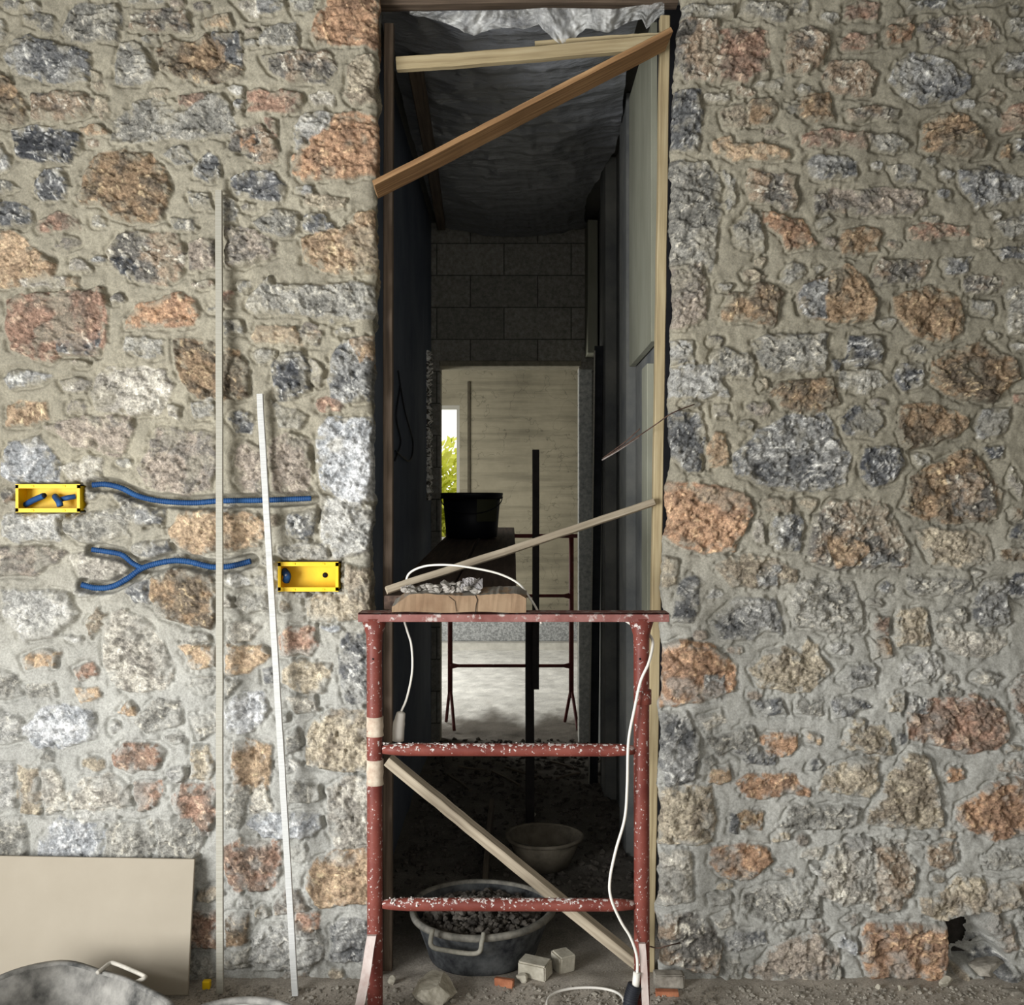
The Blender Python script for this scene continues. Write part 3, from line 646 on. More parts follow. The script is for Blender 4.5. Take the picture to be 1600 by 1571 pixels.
def stone_wall(name, side):
    # MS marks stone faces (rougher grain) against mortar (smooth, trowelled)
    v = np.concatenate([np.arange(-260, -8, 7), np.arange(-8, 1576, 2.0)])
    if side < 0: u = np.concatenate([np.arange(-460, -8, 7), np.arange(-8, 586, 2.0)]); e0 = 586.
    else: u = np.concatenate([np.arange(1042, 1608, 2.0), np.arange(1608, 2060, 7)])[::-1]; e0 = 1042.
    U, V = np.meshgrid(u, v)
    ed = (edgeL if side < 0 else edgeR)(v)[:, None]
    wgt = np.clip(1-np.abs(U-e0)/70, 0, 1)**1.5
    X = U+(ed-e0)*wgt; Yp = V
    H = (fbm(X, Yp, 95, 1, 3)-.5)*.022+(fbm(X, Yp, 26, 2, 4)-.5)*.018+(fbm(X, Yp, 9, 3, 3)-.5)*.006
    blend = sst(700, 1150, Yp)[..., None]
    right = sst(950, 1500, X)[..., None]; mort = (lin((154, 148, 131))*(1-right)+lin((136, 131, 116))*right)*(1-blend)+lin((166, 165, 158))*blend
    tone = (0.7+0.6*fbm(X, Yp, 40, 5, 6, .65))[..., None]; col = mort*tone; MS = np.zeros(X.shape)
    wx = (fbm(X, Yp, 22, 6, 3)-.5)*15; wy = (fbm(X, Yp, 22, 9, 3)-.5)*15
    n1 = fbm(X, Yp, 34, 2, 5, .62); n2 = fbm(X, Yp, 9, 4, 3, .6); big = fbm(X, Yp, 50, 8, 4, .55)
    veinf = ridged(X+wx*2.5, Yp+wy*2.5, 26, 7, 3); fac = fbm(X+wx*2, Yp*1.6+wy, 15, 10, 4, .6)
    nerode = fbm(X, Yp, 12, 1, 4, .6)
    for i, (code, pts) in enumerate(stones):
        r = random.Random(i*13+1); x0 = min(p[0] for p in pts)-14; x1 = max(p[0] for p in pts)+14; y0 = min(p[1] for p in pts)-14; y1 = max(p[1] for p in pts)+14
        cs = np.where((u > x0-12) & (u < x1+12))[0]; r_ = np.where((v > y0) & (v < y1))[0]
        if len(cs) == 0 or len(r_) == 0: continue
        s = np.s_[r_[0]:r_[-1]+1, cs[0]:cs[-1]+1]
        x, y = X[s], Yp[s]; sd = polysd(x+wx[s]*.75, y+wy[s]*.75, pts)-3
        small = min(x1-x0, y1-y0)-28; ew = max(3.0, min(8., small*.16))
        t = np.clip(-sd/ew, 0, 1); prof = 1-(1-t)**2
        cx = sum(p[0] for p in pts)/len(pts); cy = sum(p[1] for p in pts)/len(pts); k = min(1, small/60.)
        h0 = r.uniform(.004, .016)*(.6+.4*k); tx = r.uniform(-.00016, .00016); ty = r.uniform(-.0001, .00022)
        q = np.floor(fac[s]*7+r.random())/7          # split faces: stepped facets
        hs = h0+tx*(x-cx)+ty*(y-cy)+(n1[s]-.5)*.04*k+(q-.5)*.032*(.35+.65*k)+(n2[s]-.5)*.009
        groove = np.exp(-((sd-2)/3.2)**2)*.012*np.clip((nerode[s]-.38)*6, 0, 1)
        H[s] = H[s]*(1-prof*.8)+hs*prof-groove
        a, b, vc, va = PAL[code]; jit = r.uniform(.88, 1.12)
        f = sst(.44, .56, big[s]*.45+n1[s]*.35+fac[s]*.2+r.uniform(-.07, .07))[..., None]
        c = (desat(a)*(1-f)+desat(b)*f)*jit
        vth = .93-.1*va*r.uniform(.5, 1.3); vm = sst(vth-.02, vth+.04, veinf[s])*np.clip(va*1.8, 0, 1)*sst(.32, .52, n2[s]*.5+nerode[s]*.5)
        sp = sst(.66-.1*va, .78-.1*va, n2[s])*va
        th = r.uniform(-.9, .9)+(math.pi/2 if r.random() < .35 else 0); xr = x*math.cos(th)+y*math.sin(th)+wx[s]*1.2; yr = -x*math.sin(th)+y*math.cos(th)+wy[s]*.9
        st = ridged(xr, yr*3.2, 30, i, 3); st2 = ridged(xr+90, yr*2.6, 22, i+3, 2)
        fv = ridged(xr*1.0+31, yr*1.7+57, 13, i+5, 2); vm = vm+sst(.86, .93, fv)*va*.9*sst(.4, .52, n1[s])
        vm = np.clip(vm+sp*.4+sst(.8, .9, st)*(.35+va)*sst(.4, .55, n2[s]), 0, 1)[..., None]
        c = c*(1-vm)+lin(vc)*vm
        c = c*((.35+1.3*fbm(x, y, 6, i, 3, .75))*(1-.5*sst(.83, .93, st2)*sst(.45, .55, nerode[s])))[..., None]
        H[s] = H[s]-prof*.007*sst(.8, .93, st2)+prof*.004*sst(.78, .92, st)
        m = (sst(-.5, 2.5, -sd)*(1-.85*sst(.5, .6, nerode[s])*sst(-20, -2, sd)))[..., None]
        m = m*(1-.5*sst(.6, .72, big[s])[..., None])
        col[s] = col[s]*(1-m)+c*m; MS[s] = np.maximum(MS[s], m[..., 0])
    # chases for the conduits and boxes, the broken hole
    if side < 0:
        for pl in COND:
            d = linedist(X+wx*.2, Yp+wy*.2, pl); H = H-.04*sst(13, 8, d)
        for bx in (BOX1, BOX2):
            d = np.maximum(np.maximum(bx[0]-3-X, X-bx[2]-3), np.maximum(bx[1]-3-Yp, Yp-bx[3]-3)); H = np.where(d < 0, -.062, H)
            H = H-.012*np.exp(-(d/6)**2)*(d >= 0)*(nerode > .45)
    else:
        sd = polysd(X+wx*.3, Yp+wy*.3, HOLE); H = H-.10*sst(2, -8, sd); cav = polysd(X+wx*.2, Yp+wy*.2, [(1481, 1443), (1500, 1434), (1531, 1429), (1533, 1470), (1524, 1496), (1492, 1506), (1483, 1490)]); col = col*(1-.0*sd[..., None])
        # fallen-out joint beside the hole: broken concrete slabs stepping back
        low = sst(1470, 1500, X)*sst(1500, 1530, Yp); H = H+low*.03*(ridged(X-Yp*.9, Yp+X*.45, 60, 3, 2)-.4)
        d = linedist(X, Yp, [(1515, 1510), (1545, 1525), (1575, 1548), (1605, 1572)]); H = H-.05*sst(9, 2, d+wx*.3)
    dist = np.abs(X-ed); H = H-.02*np.exp(-dist/5.0)
    Z = 1.5-(Yp-785.5)*.002; WX = (X-800)*.002; WY = -H
    # the reveal
    nk = 50; kk = (np.arange(1, nk+1))[None, :]; dep = kk*.0065
    eh = H[:, -1:]; ex = (ed-800)*.002
    rn = (fbm(kk*3.2+V[:, :1]*0, V[:, :1]+kk*0, 22, 3, 4, .6)-.5)
    RX = ex+rn*.02*np.minimum(1, kk/4.)*1.0-side*0; RX = RX+side*(.034 if side < 0 else .12)*sst(3, 14, kk)
    RY = -eh*np.clip(1-kk/8., 0, 1)+dep; RZ = np.repeat(Z[:, :1], nk, 1)
    ce = col[:, -6:-5, :]; cr = ce*(.75+.5*fbm(kk*3.2+V[:, :1]*0, V[:, :1]+kk*0, 12, 5, 4, .6))[..., None]
    WX = np.hstack([WX, RX]); WY = np.hstack([WY, RY]); Z = np.hstack([Z, RZ]); col = np.concatenate([col, cr], 1); MS = np.hstack([MS, np.repeat(MS[:, -6:-5], nk, 1)]); col = np.concatenate([col, MS[..., None]], 2)
    nr, nc = WX.shape
    co = np.stack([WX, WY, Z], -1).reshape(-1, 3).astype(np.float32)
    idx = np.arange(nr*nc).reshape(nr, nc); a = idx[:-1, :-1]; b = idx[:-1, 1:]; c_ = idx[1:, 1:]; d = idx[1:, :-1]
    f = np.stack([a, d, c_, b] if side < 0 else [a, b, c_, d], -1).reshape(-1, 4)
    if side > 0:
        cm = np.hstack([cav < 0, np.zeros((nr, nk), bool)]).ravel(); f = f[~cm[f].all(1)]
    o = grid_obj(name, co, f, M['wall'], col.reshape(-1, 4)); o['kind'] = 'structure'; return o
def grid_obj(name, co, f, m, col=None):
    me = bpy.data.meshes.new(name); me.vertices.add(len(co)); me.vertices.foreach_set('co', co.ravel())
    n = len(f); me.loops.add(n*4); me.polygons.add(n); me.loops.foreach_set('vertex_index', f.ravel().astype(np.int32))
    me.polygons.foreach_set('loop_start', np.arange(0, n*4, 4, dtype=np.int32))
    me.polygons.foreach_set('use_smooth', np.ones(n, dtype=bool)); me.update(calc_edges=True)
    if col is not None:
        at = me.color_attributes.new('Col', 'FLOAT_COLOR', 'POINT'); c4 = np.full((len(co), 4), .5, np.float32); c4[:, :col.shape[1]] = np.clip(col, 0, 1); at.data.foreach_set('color', c4.ravel())
    return link(name, me, m)
m, nt, b = new_mat('stone masonry'); M['wall'] = m
at = nt.nodes.new('ShaderNodeAttribute'); at.attribute_name = 'Col'
f1 = noise(nt, 160, 5, 0.7); f2 = noise(nt, 480, 3, 0.7)
r1 = mix(nt, at.outputs['Alpha'], ramp(nt, f1, [(0.3, (.7, .7, .7, 1)), (0.7, (1.24, 1.24, 1.24, 1))]), ramp(nt, f1, [(0.32, (.5, .5, .5, 1)), (0.68, (1.42, 1.42, 1.42, 1))]))
nt.links.new(mix(nt, 1.0, at.outputs['Color'], r1, 'MULTIPLY'), b.inputs['Base Color']); b.inputs['Roughness'].default_value = .93; b.inputs['Specular IOR Level'].default_value = .15
bump(nt, b, mix(nt, at.outputs['Alpha'], mix(nt, .4, (.5, .5, .5, 1), f2), mix(nt, .3, f1, f2)), 0.6, 0.008)
stone_wall('wall_left', -1); stone_wall('wall_right', 1)

# ------------------------------------------------------------------ the rest of the shell
def struct(name, boxes, m):
    bm = bmesh.new()
    for q in boxes: box(bm, *q)
    o = finish(name, bm, m); o['kind'] = 'structure'; return o
def plaster(name, c1, c2, scale=3, bs=.3, cracks=None):
    m = simple(name, c1, c2, scale, .92, bs, .01); return m
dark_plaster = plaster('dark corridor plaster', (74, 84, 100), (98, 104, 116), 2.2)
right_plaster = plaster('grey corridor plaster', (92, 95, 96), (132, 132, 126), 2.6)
# concrete blocks of the end wall
m, nt, b = new_mat('concrete blocks'); M['blocks'] = m
tc = nt.nodes.new('ShaderNodeTexCoord'); mp = nt.nodes.new('ShaderNodeMapping'); mp.inputs['Rotation'].default_value = (-math.pi/2, 0, 0); mp.inputs['Location'].default_value = (.12, .03, 0)
br = nt.nodes.new('ShaderNodeTexBrick'); br.inputs['Scale'].default_value = 1; br.inputs['Brick Width'].default_value = .42; br.inputs['Row Height'].default_value = .2; br.inputs['Mortar Size'].default_value = .004
br.inputs['Color1'].default_value = L4((158, 154, 144)); br.inputs['Color2'].default_value = L4((140, 137, 128)); br.inputs['Mortar'].default_value = L4((92, 90, 84))
nt.links.new(tc.outputs['Object'], mp.inputs[0]); nt.links.new(mp.outputs[0], br.inputs[0])
f = noise(nt, 45, 8, .7); nt.links.new(mix(nt, 1, br.outputs[0], ramp(nt, f, [(.3, (.5, .5, .5, 1)), (.7, (1.2, 1.2, 1.2, 1))]), 'MULTIPLY'), b.inputs['Base Color']); b.inputs['Roughness'].default_value = .95; bump(nt, b, f, .6, .01)
# raw concrete with board marks and cracks
m, nt, b = new_mat('raw concrete wall'); M['raw'] = m
f = noise(nt, 1.6, 8, .65); g = noise(nt, 2.2, 6, .6, 'Object', (.5, 1, 7)); h = noise(nt, 4, 3, .5, 'Object', (1, 1, 1))
base = ramp(nt, f, [(.3, L4((108, 103, 88))), (.7, L4((138, 132, 114)))])
wv = nt.nodes.new('ShaderNodeMath'); wv.operation = 'SUBTRACT'; nt.links.new(h, wv.inputs[0]); wv.inputs[1].default_value = .5
ab = nt.nodes.new('ShaderNodeMath'); ab.operation = 'ABSOLUTE'; nt.links.new(wv.outputs[0], ab.inputs[0])
ck = ramp(nt, ab.outputs[0], [(0.0, (.6, .6, .6, 1)), (.006, (1, 1, 1, 1))])
base = mix(nt, .6, base, mix(nt, 1, base, ramp(nt, g, [(.35, (.6, .6, .6, 1)), (.55, (1.1, 1.1, 1.1, 1))]), 'MULTIPLY')); base = mix(nt, 1, base, ck, 'MULTIPLY')
nt.links.new(base, b.inputs['Base Color']); b.inputs['Roughness'].default_value = .95; bump(nt, b, g, .4, .01)
conc = simple('smooth grey concrete', (150, 152, 150), (208, 208, 202), 40, .95, .4, .004)
slab = simple('concrete ceiling', (80, 80, 78), (110, 108, 102), 2, .95, .2)

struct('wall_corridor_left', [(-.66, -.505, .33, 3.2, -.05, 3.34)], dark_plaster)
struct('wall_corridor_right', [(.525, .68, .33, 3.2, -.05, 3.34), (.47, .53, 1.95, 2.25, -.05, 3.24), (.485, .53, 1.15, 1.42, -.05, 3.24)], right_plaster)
struct('ceiling_corridor', [(-.7, .7, .0, 3.36, 3.25, 3.4)], slab)
struct('wall_corridor_end', [(-2.6, -.45, 3.2, 3.36, -.05, 3.3), (.42, 1.9, 3.2, 3.36, -.05, 3.3), (-.45, .42, 3.2, 3.36, 2.365, 3.3)], M['blocks'])
bmj = bmesh.new(); box(bmj, .415, .50, 3.17, 3.215, 0, 2.33); o = finish('trim_1', bmj, conc, bevel=.004); o['kind'] = 'structure'
bmj = bmesh.new(); box(bmj, -.452, .43, 3.18, 3.37, 2.35, 2.385); o = finish('trim_2', bmj, simple('lintel edge', (120, 114, 98), (150, 144, 126), 20, .95), bevel=.004); o['kind'] = 'structure'
struct('gap_shade_strip', [(.5, .66, .30, .328, 0, 3.2)], simple('black gap shade', (16, 16, 19), (26, 26, 30), 8, .9))  # added black strip stands in for shade in the gap behind the right post
# far room
struct('wall_back', [(-2.6, -1.5, 7.4, 7.58, -.05, 3.2), (-.543, 1.9, 7.4, 7.58, -.05, 3.2), (-1.5, -.543, 7.4, 7.58, 2.51, 3.2), (-1.5, -.543, 7.4, 7.58, -.05, 1.1)], M['raw'])
struct('wall_far_room_right', [(1.75, 1.9, 3.36, 7.4, -.05, 3.2)], M['raw'])
struct('wall_far_room_left', [(-2.6, -2.45, 3.36, 4.1, -.05, 3.2), (-2.6, -2.45, 6.5, 7.4, -.05, 3.2), (-2.6, -2.45, 4.1, 6.5, 2.5, 3.2)], M['raw'])
struct('ceiling_far_room', [(-2.6, 1.9, 3.3, 7.6, 3.15, 3.3)], slab)
struct('trim_3', [(-.46, -.435, 7.385, 7.4, 1.1, 2.75)], simple('dark joint', (60, 56, 46), (76, 70, 58), 20, .95))
# window frame of the far opening
bmj = bmesh.new()
for q in ((-1.5, -1.45, 7.44, 7.5, 1.1, 2.51), (-.575, -.545, 7.44, 7.5, 1.1, 2.51), (-1.45, -.575, 7.44, 7.5, 1.1, 1.14), (-1.45, -.575, 7.44, 7.5, 2.47, 2.51)): box(bmj, *q)
wo = finish('window_1', bmj, plain('aluminium frame', (150, 148, 140), .5)); wo['kind'] = 'structure'
# front room shell around the camera
plast_room = plaster('rough grey render', (120, 116, 106), (146, 142, 132), 2)
struct('ceiling', [(-2.6, 2.6, -4.6, .34, 3.56, 3.7)], slab)  # unseen, added to block top light so the lower wall stays brighter
struct('wall_front_right_unseen', [(2.46, 2.6, -4.6, 0, -.05, 3.56)], plast_room)  # unseen side wall, added to darken the right
struct('wall_front_left', [(-2.6, -2.5, -1.7, 0, -.05, 3.56), (-2.6, -2.5, -4.6, -1.7, 2.3, 3.56)], plast_room)
struct('wall_above_opening', [(-.48, .56, .02, .33, 3.22, 3.58)], plast_room)

# floor: one uneven slab of dusty ground running from the front room to the far room
xs = np.concatenate([np.arange(-2.6, -1.0, .05), np.arange(-1.0, 1.0, .016), np.arange(1.0, 2.61, .05)]); ys = np.concatenate([np.arange(-4.6, -.9, .08), np.arange(-.9, 3.6, .016), np.arange(3.6, 7.6, .03)])
GX, GY = np.meshgrid(xs, ys)
amp = .006+.022*sst(.25, .9, GY)*(1-sst(3.0, 3.8, GY))
def floor_z(GX, GY):
    a = .008+.02*sst(.25, .9, GY)*(1-sst(3.0, 3.8, GY))
    return (fbm(GX*100, GY*100, 22, 2, 5, .6)-.5)*2*a+.012*sst(-.16, 0, GY)*sst(.1, 0, GY)
GZ = floor_z(GX, GY)
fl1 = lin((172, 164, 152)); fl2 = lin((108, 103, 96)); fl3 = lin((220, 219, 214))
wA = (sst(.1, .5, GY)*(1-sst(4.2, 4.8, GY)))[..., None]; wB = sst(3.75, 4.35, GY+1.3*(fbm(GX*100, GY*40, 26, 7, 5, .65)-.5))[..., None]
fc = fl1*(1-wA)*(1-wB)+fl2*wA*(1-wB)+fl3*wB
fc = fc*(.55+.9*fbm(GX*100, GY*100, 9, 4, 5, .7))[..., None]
nr, nc = GX.shape; idx = np.arange(nr*nc).reshape(nr, nc)
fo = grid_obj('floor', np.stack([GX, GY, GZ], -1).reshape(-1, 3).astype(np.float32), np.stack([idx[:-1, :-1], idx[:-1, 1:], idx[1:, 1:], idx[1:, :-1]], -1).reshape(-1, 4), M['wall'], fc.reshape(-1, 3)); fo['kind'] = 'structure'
def fz(x, y): return float(floor_z(np.array([[x]]), np.array([[y]]))[0, 0])

# rough plaster edge where the left corridor wall is broken open near the end
bm = bmesh.new(); rnd = random.Random(3); N = 90; prev = None
for i in range(N+1):
    z = 1.5-(782-785.5)*.00375+(782-545)*.00375*i/N
    x = -.505+.028*rnd.random()+.01; y = 2.86+.05*rnd.random()
    cur = [bm.verts.new((-.52, y-.05, z)), bm.verts.new((x-.01, y-.03, z)), bm.verts.new((x, y+.05, z)), bm.verts.new((-.52, y+.1, z))]
    if prev:
        for k in range(3): bm.faces.new((prev[k], prev[k+1], cur[k+1], cur[k]))
    prev = cur
o = finish('trim_4', bm, simple('crumbling white plaster', (90, 86, 80), (245, 243, 238), 26, .95, .6, .01, lo=.46, hi=.54)); o['kind'] = 'structure'  # white plaster, its patches whitened further in place of far-window light

# ------------------------------------------------------------------ plasterboard, laths, boxes, conduits on the left
bm = bmesh.new(); t = .012
fr = [P(-60, 1337, -.045), P(304, 1343, -.045), P(293, 1556, -.115), P(-60, 1556, -.115)]
n_ = (fr[1]-fr[0]).cross(fr[3]-fr[0]).normalized(); n_ = -n_ if n_.y < 0 else n_
vf = [bm.verts.new(p) for p in fr]; vb = [bm.verts.new(p+n_*t) for p in fr]
bm.faces.new(vf); bm.faces.new(vb[::-1])
for i in range(4): bm.faces.new((vf[i], vf[(i+1) % 4], vb[(i+1) % 4], vb[i]))
o = finish('plasterboard_sheet', bm, M['board'], bevel=.0015); tag(o, 'beige plasterboard offcut leaning on the stone wall behind the grey tub', 'board')
o = beam('metal_lath', P(341.5, 298, -.035), P(344.5, 1552, -.1), .012, .0205, M['lath'], wob=.001); tag(o, 'tall beige metal lath leaning against the wall, the longer one', 'lath')
o = beam('metal_lath', P(406.5, 616, -.035), P(461, 1556, -.1), .012, .019, M['lath2'], wob=.001); tag(o, 'shorter white metal lath leaning at a slant over the yellow box', 'lath')

def electric_box(bx, label, kind):
    x0, y1_, x1, y0_ = bx[0], bx[1], bx[2], bx[3]; A = P(bx[0], bx[3]); B = P(bx[2], bx[1])
    t = thing('junction_box', ((A.x+B.x)/2, 0, A.z), label, 'electrical box'); e = .004
    bm = bmesh.new(); f, k = -.013, .05
    box(bm, A.x, B.x, k-.003, k, A.z, B.z)
    box(bm, A.x, A.x+e, f, k, A.z, B.z); box(bm, B.x-e, B.x, f, k, A.z, B.z); box(bm, A.x, B.x, f, k, A.z, A.z+e); box(bm, A.x, B.x, f, k, B.z-e, B.z)
    # front lip with lugs
    box(bm, A.x-.002, B.x+.002, f-.003, f+.002, A.z-.002, A.z+.011); box(bm, A.x-.002, B.x+.002, f-.003, f+.002, B.z-.011, B.z+.002)
    box(bm, A.x-.002, A.x+.007, f-.003, f+.002, A.z, B.z); box(bm, B.x-.007, B.x+.002, f-.003, f+.002, A.z, B.z)
    finish('shell', bm, M['yellow'], t)
    for xx in (.26, .76):
        for zz in (A.z+.004, B.z-.004):
            bm = bmesh.new(); X = A.x+(B.x-A.x)*xx; box(bm, X-.005, X+.005, f-.005, f-.002, zz-.003, zz+.003); finish('screw_lug', bm, M['yellow'], t, bevel=.001)
    return t, A, B, f, k
t, A, B, f, k = electric_box(BOX1, 'yellow recessed box on the far left holding two blue conduit stubs', 0)
tube_obj('conduit_stub', [P(40, 789, .03), P(52, 782, .01), P(68, 775, -.005)], .0095, M['blue'], t); tube_obj('conduit_stub', [P(86, 776, .03), P(92, 784, .0), P(94, 791, -.004)], .010, M['blue'], t)
tube_obj('conduit_stub', [P(94, 781, .02), P(106, 778, .01), P(118, 776, .02)], .008, M['blue'], t)
o = tube_obj('conduit_opening', [P(68, 775, -.0045), P(70, 774, -.0075)], .0075, M['black'], t, sp=False)
t, A, B, f, k = electric_box(BOX2, 'yellow recessed box beside the slanting lath with a dark round hole', 1)
tube_obj('knockout_hole', [P(508, 899, .0465), P(508, 899, .044)], .0085, M['black'], t, sp=False)
tube_obj('conduit_stub', [P(444, 893, .03), P(449, 900, .0), P(447, 908, .01)], .012, M['blue'], t)
tube_obj('screw', [P(447, 899, -.012), P(447, 899, -.002)], .0045, plain('steel screw', (150, 150, 155), .4, .6), t, sp=False)

def conduit(pl, Y0, r=.0085):
    pts = spline([P(x, y, Y0) for x, y in pl], 16); bm = bmesh.new(); n = len(pts)
    # resample finely so the corrugation shows
    Ls = [0]
    for i in range(1, n): Ls.append(Ls[-1]+(pts[i]-pts[i-1]).length)
    m_ = int(Ls[-1]/.0017); q = []; j = 0
    for i in range(m_+1):
        s = Ls[-1]*i/m_
        while j < n-2 and Ls[j+1] < s: j += 1
        tt = (s-Ls[j])/max(1e-9, Ls[j+1]-Ls[j]); q.append(pts[j].lerp(pts[j+1], tt))
    tube(bm, q, r, 10, True, lambda t: r*(1+.09*(1 if int(t*m_) % 4 < 2 else -1))); return bm
o = finish('corrugated_conduit', conduit(COND[0], .012), M['blue'], smooth=True); tag(o, 'upper blue corrugated conduit crossing behind both laths', 'conduit')
t = thing('corrugated_conduit', P(250, 920, .005), 'lower blue conduit pair forking into two ends at its left', 'conduit')
finish('conduit_run', conduit(COND[1], .012, .009), M['blue'], t, True); finish('conduit_branch', conduit(COND[2], .013, .008), M['blue'], t, True)
bm = bmesh.new(); c = P(323, 1538, -.06); box(bm, c.x-.012, c.x+.012, c.y-.01, c.y+.01, .0, .035); o = finish('plastic_spacer', bm, M['yellow'], bevel=.003); tag(o, 'tiny yellow plastic spacer on the ground near the plasterboard', 'spacer')

# ------------------------------------------------------------------ tubs in the left foreground
def tub(name, c, r, h, label, m, rim, wob=.01, rb=.78, handle=None, filled=None, ph=0, sx=1, sy=1, cat='tub'):
    t = thing(name, c, label, cat)
    th = .006; bm = bmesh.new()
    prof = [(.001, 0), (r*rb, 0), (r*(rb+.02), .008)]+[(r*(rb+(1-rb)*k/6), h*k/6) for k in range(1, 7)]
    prof += [(r-th, h), (r*(rb+(1-rb)*.4)-th, h*.4), (r*rb-th, .012), (.001, .012)]
    lathe(bm, prof, c, 64, sx, sy, wob, ph); finish('shell', bm, m, t, True)
    bm = bmesh.new(); prof = [(r-.004, h-.012), (r+.011, h-.014), (r+.013, h), (r+.004, h+.006), (r-.008, h+.003), (r-.008, h-.01)]
    lathe(bm, prof, c, 64, sx, sy, wob, ph, True); finish('rim', bm, rim, t, True)
    return t
TC = Vector((-1.2, -.535, 0)); t = thing('mixing_tub', TC, 'large cement-grey rectangular mixing tub in front of the plasterboard, corner to the wall', 'tub')
def rect_tub(bm, prof, ang, hx, hy, ex=6., seg=96, ring=False):
    rings = []
    for k, z in prof:
        ring = []
        for q in range(seg):
            a = 2*math.pi*q/seg; ca, sa = math.cos(a), math.sin(a); rad = (abs(ca)**ex+abs(sa)**ex)**(-1/ex)
            lx, ly = hx*k*rad*ca, hy*k*rad*sa; zz = z*(1+.05*math.sin(2*a+.6)+.03*math.sin(5*a))
            ring.append(bm.verts.new((TC.x+lx*math.cos(ang)-ly*math.sin(ang), TC.y+lx*math.sin(ang)+ly*math.cos(ang), zz)))
        rings.append(ring)
    if ring: rings.append(rings[0])
    for i in range(len(rings)-1):
        for q in range(seg): bm.faces.new((rings[i][q], rings[i][(q+1) % seg], rings[i+1][(q+1) % seg], rings[i+1][q]))
    if not ring: bm.faces.new(rings[0]); bm.faces.new(rings[-1][::-1])
A_ = math.radians(-36)
bm = bmesh.new(); rect_tub(bm, [(.01, .004), (.74, .004), (.76, .01), (.82, .06), (.9, .12), (.985, .178), (.96, .178), (.87, .12), (.79, .06), (.72, .022), (.6, .016), (.01, .014)], A_, .275, .215); finish('shell', bm, M['tub'], t, True)
bm = bmesh.new(); rect_tub(bm, [(.975, .168), (1.02, .168), (1.035, .176), (1.02, .184), (.965, .184), (.955, .174)], A_, .275, .215, ring=True); finish('rim', bm, M['tub'], t, True)
tube_obj('handle', [FP(152, 1521, .176), FP(160, 1515, .178), FP(172, 1506, .18), FP(180, 1506, .182), FP(200, 1514, .182), FP(224, 1525, .182), FP(226, 1529, .182), FP(216, 1534, .178), FP(205, 1539, .176)], .0062, M['tub_rim'], t, 6, 8)
c = Vector(((362-800)*2.52/1600, -.68, 0)); t = tub('mixing_tub', c, .19, .184, 'smaller grey tub at the bottom edge right of the large tub', M['tub'], M['tub'], .015, ph=2)
bm = bmesh.new()
lathe(bm, [(.001, .15), (.07, .165), (.13, .16), (.172, .145), (.165, .1), (.001, .09)], c, 40, 1, 1, .04, 1)
finish('cement_residue', bm, M['rubble'], t, True)

# ------------------------------------------------------------------ frame of the opening
def bt(name, a, b_, wd, ht, m, label, **k): return tag(beam(name, a, b_, wd, ht, m, **k), label, k.get('cat') or 'timber')
bt('frame_post', P(609, 40, .1), P(605, 1521, .1), .035, .030, M['pine_dark'], 'brown timber post on the left side of the doorway')
t = beam('frame_post', P(1038, 28, .08), P(1015, 1524, .08), .04, .031, M['pine']); tag(t, 'yellow timber post leaning slightly on the right side of the doorway', 'timber')
bt('lintel_timber', P(592, 5, .1), P(1058, 2, .1), .05, .030, M['pine_dark'], 'brown timber head piece at the very top of the doorway')
bt('cross_batten', P(620, 101, .09), P(1040, 68, .05), .03, .042, M['pine'], 'pale yellow batten across the top of the doorway, nearly level')
bt('short_batten', P(836, 70, .1), P(1040, 56, .06), .025, .016, M['pine'], 'thin short pine strip lying on the top cross batten')
bt('diagonal_brace', P(586, 296, -.07), P(1044, 62, -.035), .135, .016, M['pine_warm'], 'long brown diagonal brace climbing right across the upper doorway', roll=0)
bt('diagonal_batten', P(604, 923, -.225), P(1021, 785, .045), .026, .021, M['pine_grey'], 'narrow grey batten slanting above the scaffold board', roll=-.3)
bt('diagonal_batten', P(606, 1188, .0), P(1000, 1508, -.1), .03, .036, M['pine_grey'], 'pale diagonal batten behind the rungs of the red trestle', roll=.35)
bt('ceiling_batten', P(648, 100, .55), P(690, 352, 3.05), .05, .06, M['pine_dark'], 'dark brown batten running back along the left ceiling edge', segs=12)
bt('wall_batten', P(662, 230, 1.6), P(671, 560, 2.4), .03, .05, M['plank'], 'dim dark batten standing along the left corridor wall', segs=12) if False else None

# clear torn plastic at the head of the doorway
def sheet(name, xs_, top, bot, rows, Yf, m, wr):
    bm = bmesh.new(); g = []
    for j in range(rows+1):
        row = []
        for x in xs_:
            tt = j/rows; y = top(x)+(bot(x)-top(x))*tt; row.append(bm.verts.new(P(x, y, Yf(x, tt)+wr(x, tt))))
        g.append(row)
    for j in range(rows):
        for i in range(len(xs_)-1): bm.faces.new((g[j][i], g[j][i+1], g[j+1][i+1], g[j+1][i]))
    return finish(name, bm, m, smooth=True)
m, nt, b = new_mat('clear plastic film'); M['film'] = m
f = noise(nt, 9, 7, .7, 'Object', (1.6, 1, .8)); b.inputs['Base Color'].default_value = L4((214, 214, 210)); b.inputs['Roughness'].default_value = .35; b.inputs['Specular IOR Level'].default_value = .5
nt.links.new(ramp(nt, f, [(.34, (.14, .14, .14, 1)), (.5, (.4, .4, .4, 1)), (.72, (.85, .85, .85, 1))]), b.inputs['Alpha'])
def itp(x, xp, fp): return float(np.interp(x, xp, fp))
